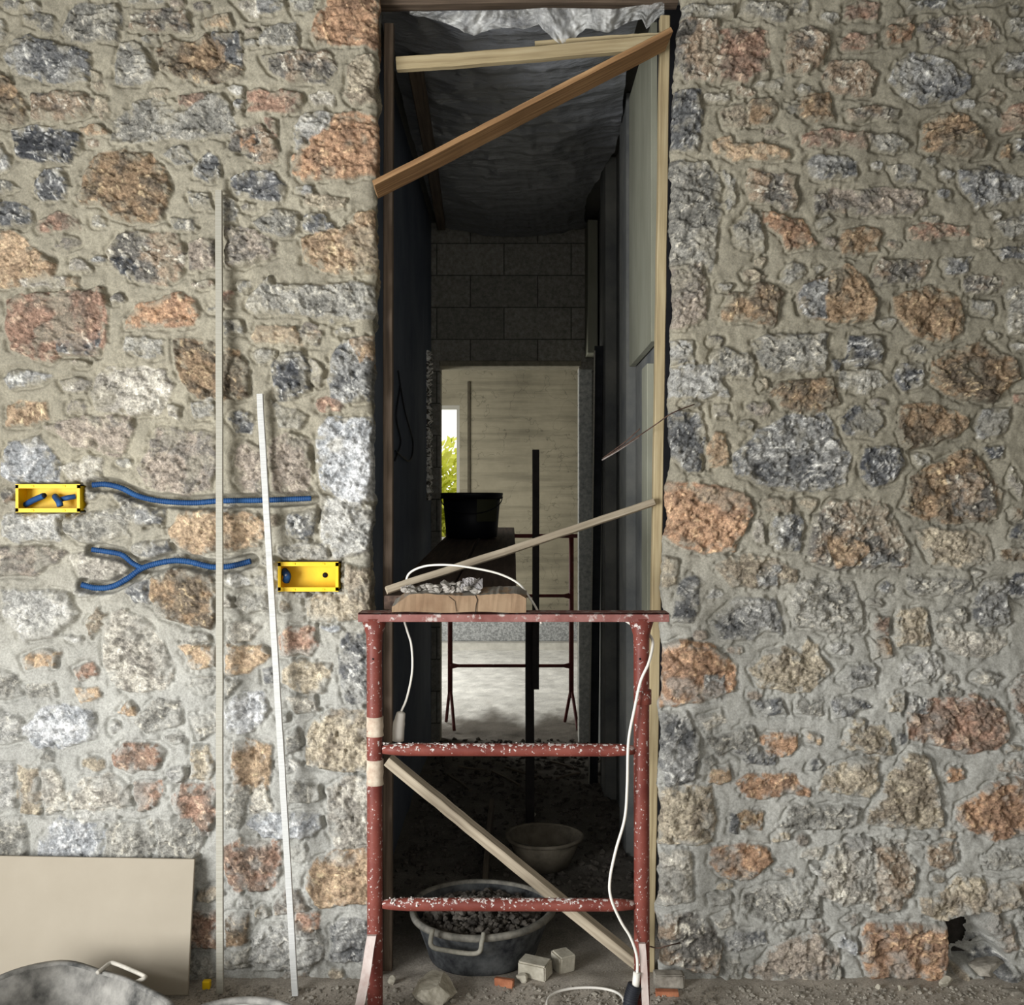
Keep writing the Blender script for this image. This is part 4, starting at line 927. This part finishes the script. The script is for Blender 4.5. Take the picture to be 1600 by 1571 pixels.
sheet('plastic_film', list(np.arange(640, 1040, 2)), lambda x: itp(x, [640, 800, 850, 960, 1040], [18, 16, 12, 14, 2]),
      lambda x: itp(x, [640, 690, 740, 760, 800, 818, 842, 862, 878, 892, 915, 950, 985, 1003, 1010, 1024, 1040], [22, 34, 56, 48, 42, 46, 38, 60, 72, 66, 44, 50, 34, 30, 46, 30, 24])+5*(float(fbm(np.array([[x*1.]]), np.array([[2.]]), 9, 5, 3)[0, 0])-.5), 28,
      lambda x, t: .06+.02*t, M['film'], lambda x, t: .07*(float(ridged(np.array([[x*1.0+t*26*math.sin(x*.02)]]), np.array([[t*16.]]), 34, 3, 3)[0, 0])-.5)+.03*(float(fbm(np.array([[x*1.]]), np.array([[t*60.]]), 14, 5, 3)[0, 0])-.5))
o = bpy.data.objects['plastic_film']; tag(o, 'torn translucent plastic film hanging along the top of the doorway', 'plastic sheet')
# dark film under the corridor ceiling
m, nt, b = new_mat('dark plastic film'); M['dfilm'] = m
b.inputs['Base Color'].default_value = L4((122, 124, 128)); b.inputs['Roughness'].default_value = .33; b.inputs['Specular IOR Level'].default_value = .5
bump(nt, b, noise(nt, 5, 5, .6, 'Object', (1, 3, 1)), .8, .03)
nx, ny = 110, 240; a = np.linspace(0, 1, nx)[None, :]; t_ = np.linspace(0, 1, ny)[:, None]; D = .12+3.03*t_
xl = -.46+.0*t_; xr = .44+.05*fbm(D*100, D*0, 30, 3, 3)-.03*np.sin(D*3); XX = xl+(xr-xl)*a; YY = D+0*a
ZZ = 3.22-.05*np.sin(np.pi*a)*(1+.5*np.sin(D*2.1))-.035*ridged(XX*60+YY*30, YY*160, 22, 2, 3)*sst(3.1, 1.2, YY)-.02*ridged(XX*200, YY*90-XX*80, 26, 5, 3)
idx = np.arange(nx*ny).reshape(ny, nx)
o = grid_obj('ceiling_film', np.stack([XX, YY, ZZ], -1).reshape(-1, 3).astype(np.float32), np.stack([idx[:-1, :-1], idx[1:, :-1], idx[1:, 1:], idx[:-1, 1:]], -1).reshape(-1, 4), M['dfilm'])
tag(o, 'wrinkled dark plastic sheet stretched under the corridor ceiling', 'plastic sheet')

# corridor fittings on the right
bm = bmesh.new(); box(bm, .492, .518, .42, 1.1, 2.07, 3.2); o = finish('wall_panel', bm, M['panel'], bevel=.002); tag(o, 'greenish grey panel high on the right corridor wall behind the post', 'panel')
bm = bmesh.new(); box(bm, .475, .50, .4, .55, .02, 1.99); o = finish('upright_board', bm, M['panel'], bevel=.002); tag(o, 'narrow grey-green board standing behind the right timber post', 'board')
o = beam('leaning_plank', (.435, 2.28, fz(.435, 2.28)), P(936, 541, 2.1), .03, .045, simple('near black plank', (26, 28, 32), (44, 46, 50), 12, .8), segs=8, wob=.001); tag(o, 'thin black plank leaning upright beside the far doorway', 'plank')
o = beam('leaning_lath', (.405, 2.2, fz(.4, 2.2)), P(929, 548, 2.05), .006, .008, M['lath'], segs=8, wob=.001); tag(o, 'very thin pale lath standing at the left edge of the black plank', 'lath')
bm = bmesh.new(); box(bm, .455, .515, 2.95, 3.19, 2.4, 3.2); o = finish('timber_packer', bm, M['panel'], bevel=.003); tag(o, 'pale upright timber above the far doorway, at its right end', 'timber')

# tie wires
t = thing('tie_wire', P(1010, 680, -.01), 'dark bent tie wire crossing the right post toward the stones', 'wire')
tube_obj('strand', [P(942, 718, .25), P(985, 690, .12), P(1024, 664, -.02), P(1050, 646, -.05), P(1085, 632, -.02)], .0022, M['rust'], t, 8, 6)
tube_obj('strand', [P(942, 716, .25), P(975, 692, .14), P(1000, 670, .1)], .002, M['rust'], t, 8, 6)
tube_obj('bright_strand', [P(941, 719, .25), P(968, 703, .18), P(998, 683, .1)], .003, M['wire_light'], t, 8, 6)
o = tube_obj('tie_wire', [P(1014, 1479, .03), P(1028, 1482, -.04), P(1045, 1478, -.04), P(1062, 1474, -.01)], .0022, M['rust'], n=8, seg=6); tag(o, 'short rusty wire poking from the stones near the floor', 'wire')
# loose dark cables on the left corridor wall
for k_, (pp, lab) in enumerate((([(622, 580), (632, 640), (645, 690), (640, 720), (618, 705)], 'longer dark cable looping down the left corridor wall'), ([(626, 600), (619, 650), (626, 690), (617, 720)], 'shorter dark cable curving close to the left post'))):
    o = tube_obj('loose_cable', [P(x, y, .497*1600/(800-x)-3.2) for x, y in pp], .004, M['conduit_black'], n=10, seg=8); tag(o, lab, 'cable')

# ------------------------------------------------------------------ front trestle
Yt = -.25; dT = 2.95
def tp(px, py, Y=Yt): return P(px, py, Y)
t = thing('scaffold_trestle', tp(800, 1598.6), 'splashed red steel trestle standing in front of the doorway', 'trestle'); T1 = t
t.location.z = 0
bm = bmesh.new(); xa, xb = tp(562, 960).x, tp(1043, 960).x; zt = tp(0, 953).z; zb = tp(0, 970).z
box(bm, xa, xb, Yt-.035, Yt-.031+.002, zb, zt-.006); box(bm, xa, xb, Yt-.035, Yt+.04, zt-.011, zt-.006); box(bm, xa, xb, Yt+.036, Yt+.04, zb, zt-.006)
finish('top_bar', bm, M['red_top'], t, bevel=.001)
LEGS = []
for px0, px1 in ((585, 586), (1002, 1003)):
    p0 = tp(px0, 966); p1 = tp(px1, 1590)
    bm = bmesh.new(); n = 24; pts = [p0.lerp(Vector((p1.x, p1.y, .015)), i/n) for i in range(n+1)]
    tube(bm, pts, .0225, 20, True, lambda q: .0225+.016*max(0, 1-q*22)); lg = finish('leg', bm, M['red'], t, True); LEGS.append(lg)
    for py in (1030, 1025)[:1]:
        tube_obj('pin_hole', [P(px0-2, py, Yt-.0228), P(px0-2, py, Yt-.0215)], .003, M['black'], lg, sp=False)
for pa, pb in ((1120, 1150), (1187, 1226)):
    bm = bmesh.new(); pts = [tp(586, pa+(pb-pa)*i/4) for i in range(5)]; tube(bm, pts, .0245, 20, True, lambda q: .0245+.0012*math.sin(q*14)); finish('sleeve', bm, M['collar'], t, True)
bm = bmesh.new(); tube(bm, [tp(1004, 1078), tp(1004, 1100)], .0255, 20); finish('coupling', bm, M['red'], t, True)
rnd = random.Random(9)
for py in (1171.5, 1413.5):
    a_, b_ = tp(598, py), tp(992, py+1); bm = bmesh.new(); n = 20; pts = [a_.lerp(b_, i/n) for i in range(n+1)]
    tube(bm, pts, .0185, 18, True, lambda q: .0185-.006*max(0, 1-q*14)-.006*max(0, 1-(1-q)*14)); cb = finish('crossbar', bm, M['red'], t, True)
    bm = bmesh.new()
    spots = [(.02, .3, 34), (.62, .16, 16), (.42, .1, 8)] if py > 1300 else [(.1, .2, 30), (.5, .5, 26), (.0, .1, 10)]
    for s0, sl, num in spots:
        for _ in range(num):
            q = s0+sl*rnd.random(); p = a_.lerp(b_, q); an = rnd.uniform(-.9, 1.5)
            rock(bm, (p.x, p.y-.0175*math.sin(an), p.z+.0175*math.cos(an)), (rnd.uniform(.003, .008), rnd.uniform(.002, .004), rnd.uniform(.002, .005)), rnd.random(), 1)
    tag(finish('plaster_crust', bm, M['crust'], cb), kind='stuff')
def strap(pts, wd, th, m, name, parent):
    bm = bmesh.new(); prev = None; pts = spline(pts, 8)
    for p in pts:
        cur = [bm.verts.new(p+Vector((sx*wd/2, sy*th/2, 0))) for sx, sy in ((-1, -1), (1, -1), (1, 1), (-1, 1))]
        if prev:
            for k in range(4): bm.faces.new((prev[k], prev[(k+1) % 4], cur[(k+1) % 4], cur[k]))
        else: bm.faces.new(cur)
        prev = cur
    bm.faces.new(prev[::-1]); return finish(name, bm, m, parent)
strap([P(581, 1462, -.278), P(577, 1485, -.29), P(572, 1520, -.31), P(562, 1572, -.36), P(556, 1596, -.39), Vector((-.435, -.42, .005))], .026, .012, M['strut'], 'foot_brace', LEGS[0])
strap([P(1003, 1474, -.278), P(1005, 1500, -.285), P(1007, 1540, -.30), P(1009, 1580, -.33), Vector((.372, -.36, .005))], .019, .012, M['strut'], 'foot_brace', LEGS[1])

# timber block and planks on the trestle
rnd = random.Random(2); bm = bmesh.new(); zb0 = zt-.0055; A = tp(612, 0, -.288).x; B = tp(822, 0, -.288).x
nx_, ny_ = 40, 12; top = []; 
prof = [(A, zb0), (A-.004, zb0+.03), (A+.004, zb0+.048), (A+.05, zb0+.068)]
n = 44; fr_t, bk_t, fr_b, bk_b = [], [], [], []
for i in range(n+1):
    q = i/n; x = A+(B-A)*q; hgt = .064-.036*max(0, 1-q*7)-.012*max(0, 1-(1-q)*16)+.003*math.sin(q*9)+rnd.uniform(-.0012, .0012)
    fr_t.append(bm.verts.new((x, -.285+rnd.uniform(-.001, .001), zb0+hgt-.012))); bk_t.append(bm.verts.new((x+.003, -.215, zb0+hgt+.004)))
    fr_b.append(bm.verts.new((x, -.283+rnd.uniform(-.001, .001), zb0+.003*(1+math.sin(q*12))*.5))); bk_b.append(bm.verts.new((x, -.215, zb0)))
for i in range(n):
    for a_, b_ in ((fr_b, fr_t), (fr_t, bk_t), (bk_t, bk_b), (bk_b, fr_b)): bm.faces.new((a_[i], a_[i+1], b_[i+1], b_[i]))
for i in (0, n): bm.faces.new((fr_b[i], fr_t[i], bk_t[i], bk_b[i]))
tb = finish('timber_block', bm, M['block']); tag(tb, 'cracked tan timber block lying on the red trestle top', 'timber block')
crk = bmesh.new(); tube(crk, [P(743, 930, -.2865), P(746, 938, -.2862), P(744, 946, -.2865), P(743, 960, -.2862)], .0011, 5); finish('crack', crk, M['black'], tb)
crk = bmesh.new(); tube(crk, [P(701, 932, -.2862), P(711, 940, -.2862), P(713, 956, -.2862)], .0007, 5); finish('crack', crk, M['black'], tb)
bm = bmesh.new(); rnd = random.Random(4)
for i in range(150):
    px = rnd.uniform(628, 744); hh = itp(px, [620, 660, 720, 748], [.006, .02, .032, .006]); q = tp(px, 0)
    rock(bm, (q.x, rnd.uniform(-.27, -.215), zb0+.058+rnd.random()*hh*.8), (rnd.uniform(.006, .024), rnd.uniform(.006, .018), rnd.uniform(.004, .012)), i, 1)
o = finish('mortar_heap', bm, simple('grey dried mortar', (120, 116, 108), (172, 166, 158), 40, .95, .5), kind=None) if False else finish('mortar_heap', bm, simple('grey dried mortar', (120, 116, 108), (172, 166, 158), 40, .95, .5))
tag(o, 'crumbly heap of dried grey mortar on the timber block', 'mortar')
rnd = random.Random(6); bm = bmesh.new(); gg = []
for j in range(8):
    gg.append([bm.verts.new(P(718+i*4.5, 903+j*3.2+2.5*math.sin(i*1.3+j), -.26+.012*math.sin(i*.9+j*.8))+Vector((0, 0, rnd.uniform(-.003, .003)))) for i in range(9)])
for j in range(7):
    for i in range(8):
        if (i, j) not in ((0, 0), (7, 0), (7, 6), (6, 6), (7, 5), (0, 6)): bm.faces.new((gg[j][i], gg[j][i+1], gg[j+1][i+1], gg[j+1][i]))
r_ = bmesh.ops.solidify(bm, geom=bm.faces[:], thickness=.0012)
o = finish('torn_paper', bm, simple('torn grey paper', (150, 146, 144), (206, 202, 200), 50, .9)); tag(o, 'crumpled scrap of grey paper on the mortar heap', 'paper')
za = zt-.0055
for x0, x1, s, lab in ((-.375, -.19, 1, 'dark scaffold plank under the black bucket, left of two'), (-.18, .015, 2, 'dark scaffold plank reaching back beside the tall prop, right of two')):
    o = beam('scaffold_plank', ((x0+x1)/2, -.205, za+.024), ((x0+x1)/2+.0, 3.62, 1.2905+.024), x1-x0, .04, M['plank'], segs=40, wob=.0015); tag(o, lab, 'plank', None)

# cable over the block, with plug
t = thing('extension_cable', P(626, 1155, -.17), 'thin white cable over the timber block ending in a hanging plug', 'cable')
tube_obj('cord', [P(627, 1112, -.185), P(636, 1090, -.185), P(644, 1050, -.185), P(643, 1010, -.185), P(636, 985, -.185), P(630, 962, -.19), P(634, 940, -.2), P(634, 915, -.205), P(640, 896, -.21), P(664, 885, -.22), P(700, 883, -.23), P(740, 888, -.23), P(780, 897, -.23), P(810, 912, -.225), P(826, 932, -.21), P(839, 953, -.195), P(846, 975, -.19)], .0033, M['cable'], t, 10, 8)
bm = bmesh.new()
pts = [P(627, 1112, -.185), P(626, 1118, -.185), P(623, 1135, -.185), P(622, 1158, -.185)]
tube(bm, spline(pts, 4), .015, 12, True, lambda q: itp(q, [0, .12, .5, .55, 1], [.006, .0125, .0155, .018, .017])); finish('plug', bm, M['plug'], t, True)

# cable down the right leg
t = thing('power_cable', P(985, 1560, -.3), 'white power cable running down the right trestle leg to the floor', 'cable')
tube_obj('cord', [P(972, 967, -.2), P(982, 973, -.225), P(995, 981, -.215), P(1012, 990, -.218), P(1020, 1005, -.25), P(1014, 1035, -.285), P(1001, 1065, -.29), P(991, 1110, -.29), P(982, 1160, -.29), P(980, 1230, -.285), P(976, 1280, -.28), P(962, 1330, -.28), P(953, 1375, -.285), P(955, 1405, -.292), P(970, 1440, -.29), P(985, 1465, -.29), P(995, 1495, -.295), P(996, 1527, -.3)], .0042, M['cable'], t, 12, 8)
tube_obj('connector', [P(995, 1520, -.3), P(993, 1545, -.3)], .0105, M['cable'], t, sp=False)
bm = bmesh.new(); pts = spline([P(992, 1540, -.3), P(986, 1560, -.3), P(982, 1590, -.3)], 24)
tube(bm, pts, .02, 16, True, lambda q: .0195+.0015*(1 if int(q*48) % 4 < 2 else -1)); finish('corrugated_sleeve', bm, M['conduit_black'], t, True)
o = tube_obj('cable_loop', [FP(976, 1572, .03), FP(972, 1558, .03), FP(958, 1549), FP(930, 1544), FP(895, 1545), FP(868, 1552), FP(855, 1566), FP(862, 1590), FP(900, 1610), FP(950, 1605)], .0042, M['cable'], n=10, seg=8); tag(o, 'loop of white cable lying on the dusty floor', 'cable')

# ------------------------------------------------------------------ inside the corridor
# tall prop of two dark laths fixed together
t = thing('timber_prop', P(826, 1278, 1.5), 'tall black prop of two overlapping laths standing in the corridor', 'prop')
t.location.z = 0
dk = simple('blackened timber', (22, 20, 20), (40, 36, 34), 12, .8)
beam('upper_lath', P(837, 703, 1.44), P(837, 1077, 1.44), .03, .031, dk, t, segs=6, wob=.001); b2 = P(828, 962, 1.48); beam('lower_lath', Vector((b2.x, 1.48, fz(b2.x, 1.48)-.004)), b2, .03, .04, dk, t, segs=6, wob=.001)

# far trestle
Yf = 3.62
t = thing('scaffold_trestle', (0, Yf, 0), 'dark red trestle in the room beyond, under the black bucket', 'trestle')
bm = bmesh.new(); box(bm, -.44, .44, Yf-.03, Yf+.03, 1.265, 1.29); finish('top_bar', bm, M['darkred'], t, bevel=.002)
for x in (-.412, .395):
    bm = bmesh.new(); tube(bm, [(x, Yf, 1.268), (x, Yf, .75), (x, Yf, .2)], .0165, 14); lg = finish('leg', bm, M['darkred'], t, True)
    for sx in (-1, 1):
        bm = bmesh.new(); tube(bm, spline([(x, Yf-.0, .26), (x+sx*.012, Yf-.03*sx, .19), (x+sx*.035, Yf-.14*sx, .012)], 6), .011, 10); finish('foot', bm, M['darkred'], lg, True)
for z in (.878, .412):
    bm = bmesh.new(); n = 16; tube(bm, [(-.412+.807*i/n, Yf, z) for i in range(n+1)], .012, 12, True, lambda q: .011+.012*max(0, 1-q*16)+.012*max(0, 1-(1-q)*16)); finish('crossbar', bm, M['darkred'], t, True)

# bucket
bc = Vector(((737-800)*5.65/1600, 2.45, 1.284)); zpl = za+.044+(2.45+.205)/(3.62+.205)*(1.3345-za-.044)
bc.z = zpl+.005
t = thing('bucket', bc, 'black plastic bucket standing on the dark scaffold planks', 'bucket'); hb = 1.55-bc.z
bm = bmesh.new(); lathe(bm, [(.001, 0), (.135, 0), (.14, .005), (.16, hb), (.156, hb), (.132, .01), (.001, .01)], bc, 40); finish('shell', bm, M['bucket'], t, True)
bm = bmesh.new(); lathe(bm, [(.157, hb-.03), (.167, hb-.03), (.172, hb-.008), (.172, hb+.003), (.157, hb+.004)], bc, 40, ring=True); finish('rim', bm, M['bucket'], t, True)
bm = bmesh.new(); g1, g2 = [], []
for i in range(9):
    a_ = math.radians(-78+i*6); g1.append(bm.verts.new((bc.x+.158*math.cos(a_), bc.y+.158*math.sin(a_), bc.z+.09))); g2.append(bm.verts.new((bc.x+.163*math.cos(a_), bc.y+.163*math.sin(a_), bc.z+.21)))
for i in range(8): bm.faces.new((g1[i], g1[i+1], g2[i+1], g2[i]))
finish('label', bm, M['label'], t)
tube_obj('handle', [Vector((bc.x+.17*math.cos(a_), bc.y-.17*math.sin(a_)*.98-.004, bc.z+hb-.02-.09*math.sin(a_))) for a_ in [math.pi*i/10 for i in range(11)]], .003, M['bucket'], t, 4, 6)

# insulation board at the foot of the back wall
bm = bmesh.new(); box(bm, -.82, 1.1, 7.33, 7.39, .075, .315); o = finish('insulation_board', bm, M['insul'], bevel=.003); tag(o, 'speckled grey board along the foot of the far wall', 'board')
bm = bmesh.new(); box(bm, -1.2, 1.3, 7.2, 7.39, -.03, .072); o = finish('plinth_step', bm, simple('pale floor step', (176, 174, 166), (200, 198, 190), 12, .95)); tag(o, 'low pale concrete step at the foot of the far wall', 'step')

# black tub with rubble, in the doorway
c = Vector(((752-800)*3.4/1600, .2, .006)); t = tub('mixing_tub', c, .232, .152, 'dusty black rubber tub full of rubble in the doorway', M['tub_black'], simple('dusty tub rim', (86, 84, 78), (130, 126, 116), 24, .9), .02, .76, ph=.6)
tube_obj('handle', [P(676, 1452, -.035), P(674, 1478, -.05), P(700, 1486, -.06), P(745, 1490, -.06), P(753, 1472, -.06), P(756, 1458, -.045)], .0075, simple('dusty tub handle', (110, 108, 98), (146, 142, 130), 24, .9), t, 6, 8)
tube_obj('handle', [P(700, 1430, .43), P(705, 1424, .45), P(780, 1424, .45), P(785, 1430, .43)], .007, M['tub_black'], t, 6, 8)
bm = bmesh.new(); rnd = random.Random(12)
for i in range(620):
    a_ = rnd.uniform(0, 6.283); q = .195*math.sqrt(rnd.random()); s = rnd.uniform(.006, .02)
    rock(bm, (c.x+q*math.cos(a_), c.y+q*math.sin(a_), .1+.035*(1-q/.2)+.02+rnd.uniform(0, .02)), (s, s*.8, s*.7), i, 1)
lathe(bm, [(.001, .03), (.17, .03), (.19, .1), (.1, .105), (.001, .11)], c, 24)
o = finish('rubble_fill', bm, M['rubble_dark']); tag(o, 'dark broken rubble heaped inside the black tub', 'rubble', None, 'stuff')

# overturned pan and boards behind it
c = P(852, 1392, .85); c = Vector((.13, .98, .02))
t = thing('mortar_pan', c, 'dim brown pan lying in the corridor behind the diagonal batten', 'pan')
pm = simple('dusty brown pan', (78, 72, 62), (112, 104, 90), 14, .9)
bm = bmesh.new(); lathe(bm, [(.001, 0), (.1, 0), (.15, .12), (.145, .12), (.096, .008), (.001, .008)], c, 40, 1, 1, .02, 1); finish('shell', bm, pm, t, True)
bm = bmesh.new(); lathe(bm, [(.146, .112), (.16, .112), (.162, .124), (.146, .126)], c, 40, 1, 1, .02, 1, True); finish('rim', bm, pm, t, True)
o = beam('plank_offcut', Vector((-.105, .68, .02)), P(768, 1262, 1.5), .02, .085, M['splinter'], segs=10); tag(o, 'dark plank offcut leaning in the corridor behind the tub', 'plank')

# rubble on the corridor floor: the uncountable small stuff
rnd = random.Random(21); bm = bmesh.new()
for i in range(1500):
    x = rnd.uniform(-.47, .5); y = rnd.uniform(.45, 3.25); s = rnd.uniform(.005, .022)
    rock(bm, (x, y, fz(x, y)+s*.3), (s*rnd.uniform(.7, 1.5), s, s*.7), i, 1)
o = finish('floor_rubble', bm, M['rubble_dark']); tag(o, 'dark crumbs of rubble scattered over the corridor floor', 'rubble', None, 'stuff')
rnd = random.Random(22); bm = bmesh.new()
for i in range(3200):
    x = rnd.uniform(-1.0, 1.75); y = -abs(rnd.gauss(0, .12))-.045 if rnd.random() < .5 else rnd.uniform(-.5, -.045); s = rnd.uniform(.002, .0055) if rnd.random() < .8 else rnd.uniform(.005, .011)
    if -.4 < x < .42 and y > -.04 and rnd.random() < .0: continue
    rock(bm, (x, y, fz(x, y)+s*.3), (s*rnd.uniform(.7, 1.5), s, s*.7), i, 1)
o = finish('floor_grit', bm, M['rubble']); tag(o, 'grey grit and crumbs scattered along the foot of the wall', 'grit', None, 'stuff')
# larger single pieces
def chunk(name, px, py, s, m, label, cat, seed, z=0.0, sub=3, sq=False):
    g = FP(px, py, 0); bm = bmesh.new()
    if sq:
        vs_ = box(bm, -s[0], s[0], -s[1], s[1], -s[2], s[2]); bmesh.ops.bevel(bm, geom=bm.edges[:], offset=min(s)*.18, segments=2, affect='EDGES')
        rn = random.Random(seed); R = Matrix.Rotation(rn.uniform(-.6, .6), 3, 'Z') @ Matrix.Rotation(rn.uniform(-.12, .12), 3, 'X')
        for v in bm.verts: v.co = R @ (v.co*(1+rn.uniform(-.05, .05)))+Vector((g.x, g.y, s[2]*.95))
    else: rock(bm, (g.x, g.y, s[2]*.7), s, seed, sub+1 if s[0] > .05 else sub)
    lo = min(v.co.z for v in bm.verts); base = fz(g.x, g.y)-.003
    for v in bm.verts: v.co.z += base-lo+z
    o = finish(name, bm, m); tag(o, label, cat); return o
chunk('concrete_chunk', 680, 1568, (.082, .07, .045), M['rubble_pale'], 'large pale broken concrete chunk left of the cable loop', 'chunk', 5)
chunk('brick_piece', 836, 1532, (.048, .03, .026), M['rubble_pale'], 'squared grey block piece just right of the black tub', 'brick', 1, sq=True)
chunk('brick_piece', 880, 1518, (.03, .03, .03), M['rubble_pale'], 'smaller grey block piece behind the squared one', 'brick', 2, sq=True)
chunk('concrete_lump', 815, 1540, (.02, .018, .018), M['rubble_pale'], 'small pale lump beside the squared block piece', 'chunk', 8)
chunk('tile_shard', 788, 1546, (.03, .01, .012), M['terracotta'], 'terracotta shard on the dust below the black tub', 'shard', 4, sq=True)
chunk('tile_shard', 1042, 1556, (.035, .012, .008), M['terracotta'], 'flat terracotta shard at the foot of the right wall', 'shard', 9, sq=True)
chunk('brick_piece', 1044, 1546, (.045, .02, .022), M['rubble'], 'grey brick end at the foot of the right wall behind the terracotta shard', 'brick', 17, sq=True)
chunk('pebble', 1372, 1550, (.012, .011, .011), M['rubble_pale'], 'small pale pebble on the floor below the orange stone', 'pebble', 11)
chunk('pebble', 1408, 1554, (.016, .012, .011), M['rubble_pale'], 'larger pale pebble to the right of the small one', 'pebble', 12)
chunk('concrete_lump', 612, 1543, (.016, .016, .016), M['rubble_pale'], 'small white lump against the left trestle leg', 'chunk', 13)
chunk('concrete_lump', 1478, 1548, (.028, .02, .022), M['rubble_pale'], 'pale lump at the lower left corner of the broken wall hole', 'chunk', 14)
chunk('pebble', 835, 1281, (.012, .012, .012), M['rubble_pale'], 'lone white pebble on the dark corridor floor by the prop', 'pebble', 15)
rnd = random.Random(31)
spl = [((770, 1205), (812, 1228)), ((790, 1199), (838, 1215)), ((716, 1198), (760, 1204)), ((860, 1190), (896, 1200)), ((700, 1210), (735, 1235)), ((870, 1216), (905, 1208)), ((845, 1180), (880, 1176))]
nm = ['splinter lying nearest the prop foot on its left', 'longer splinter just behind the first one', 'splinter near the left corridor wall', 'splinter right of the prop', 'splinter in the dark lower left of the corridor', 'short splinter close to the right corridor wall', 'splinter farthest back, right of the prop']
for (a_, b_), lb in zip(spl, nm):
    p0, p1 = FP(*a_, .035), FP(*b_, .035); o = beam('wood_splinter', p0, p1, .014, .01, M['splinter'], segs=4, wob=.002); tag(o, 'dirty wooden '+lb, 'splinter', None)

# stones and broken slabs in the wall hole
bm = bmesh.new(); a_, b_ = P(1476, 1512), P(1538, 1424); vs_ = box(bm, a_.x, b_.x+.02, .118, .5, a_.z, b_.z)
bmesh.ops.delete(bm, geom=[f_ for f_ in bm.faces if f_.calc_center_median().y < .1], context='FACES_ONLY')
o = finish('wall_cavity', bm, simple('dark hole shade', (30, 27, 24), (52, 48, 44), 30, .95)); o['kind'] = 'structure'  # darkness of the hole is put into the colour of this box
rnd = random.Random(41)
def hole_rock(px, py, Y, s, seed, lab, m='rubble'):
    p = P(px, py, Y); bm = bmesh.new(); rock(bm, p, s, seed, 3); o = finish('broken_concrete', bm, M[m]); tag(o, lab, 'concrete'); return o
hole_rock(1545, 1512, .05, (.07, .08, .03), 3, 'grey broken concrete inside the wall hole, low')
hole_rock(1575, 1558, -.06, (.12, .05, .035), 6, 'slanting broken slab below the wall hole at the right edge')

# bush outside the far window: overexposed leaves
rnd = random.Random(51); bm = bmesh.new()
for i in range(16000):
    x = rnd.uniform(-3.2, .2); z = abs(rnd.gauss(0, .9))*.9+.3
    if z > 2.3: continue
    y = 9.6+rnd.uniform(-.5, .5); s = rnd.uniform(.05, .12); n_ = Vector((rnd.gauss(0, 1), rnd.gauss(0, 1), rnd.gauss(0, 1))).normalized(); u = n_.orthogonal().normalized(); v_ = n_.cross(u)
    p = Vector((x, y, z)); q = [bm.verts.new(p+u*s), bm.verts.new(p+v_*s*.4), bm.verts.new(p-u*s), bm.verts.new(p-v_*s*.4)]; bm.faces.new(q)
t = thing('bush', (-1.5, 9.6, 0), 'sunlit yellow-green bush outside the far window', 'bush')
finish('foliage', bm, M['leaf'], t)
bm = bmesh.new(); tube(bm, [(-1.5, 9.6, -.1), (-1.48, 9.62, .6), (-1.5, 9.6, 1.4)], .03, 8); finish('stem', bm, M['plank'], t)
bm = bmesh.new(); box(bm, -8, 8, 7.7, 16, -.3, -.1); o = finish('garden_ground', bm, simple('dry grass', (150, 150, 70), (180, 176, 100), 4, .95)); tag(o, kind='structure')

# repeated kinds share a group phrase
GROUPS = {'metal_lath': 'metal laths leaning on the wall', 'junction_box': 'yellow boxes in the wall', 'corrugated_conduit': 'blue conduits in the wall', 'mixing_tub': 'mixing tubs',
 'frame_post': 'timber posts of the doorway', 'diagonal_batten': 'diagonal battens of the doorway', 'scaffold_plank': 'scaffold planks', 'scaffold_trestle': 'red trestles', 'loose_cable': 'loose cables in the corridor',
 'tie_wire': 'tie wires', 'brick_piece': 'block pieces on the floor', 'concrete_lump': 'small concrete lumps', 'tile_shard': 'terracotta shards', 'pebble': 'pebbles on the floor', 'wood_splinter': 'wood splinters on the corridor floor', 'broken_concrete': 'broken concrete in the wall hole'}
for o in C.objects:
    if o.parent is None and o.name.split('.')[0] in GROUPS: o['group'] = GROUPS[o.name.split('.')[0]]
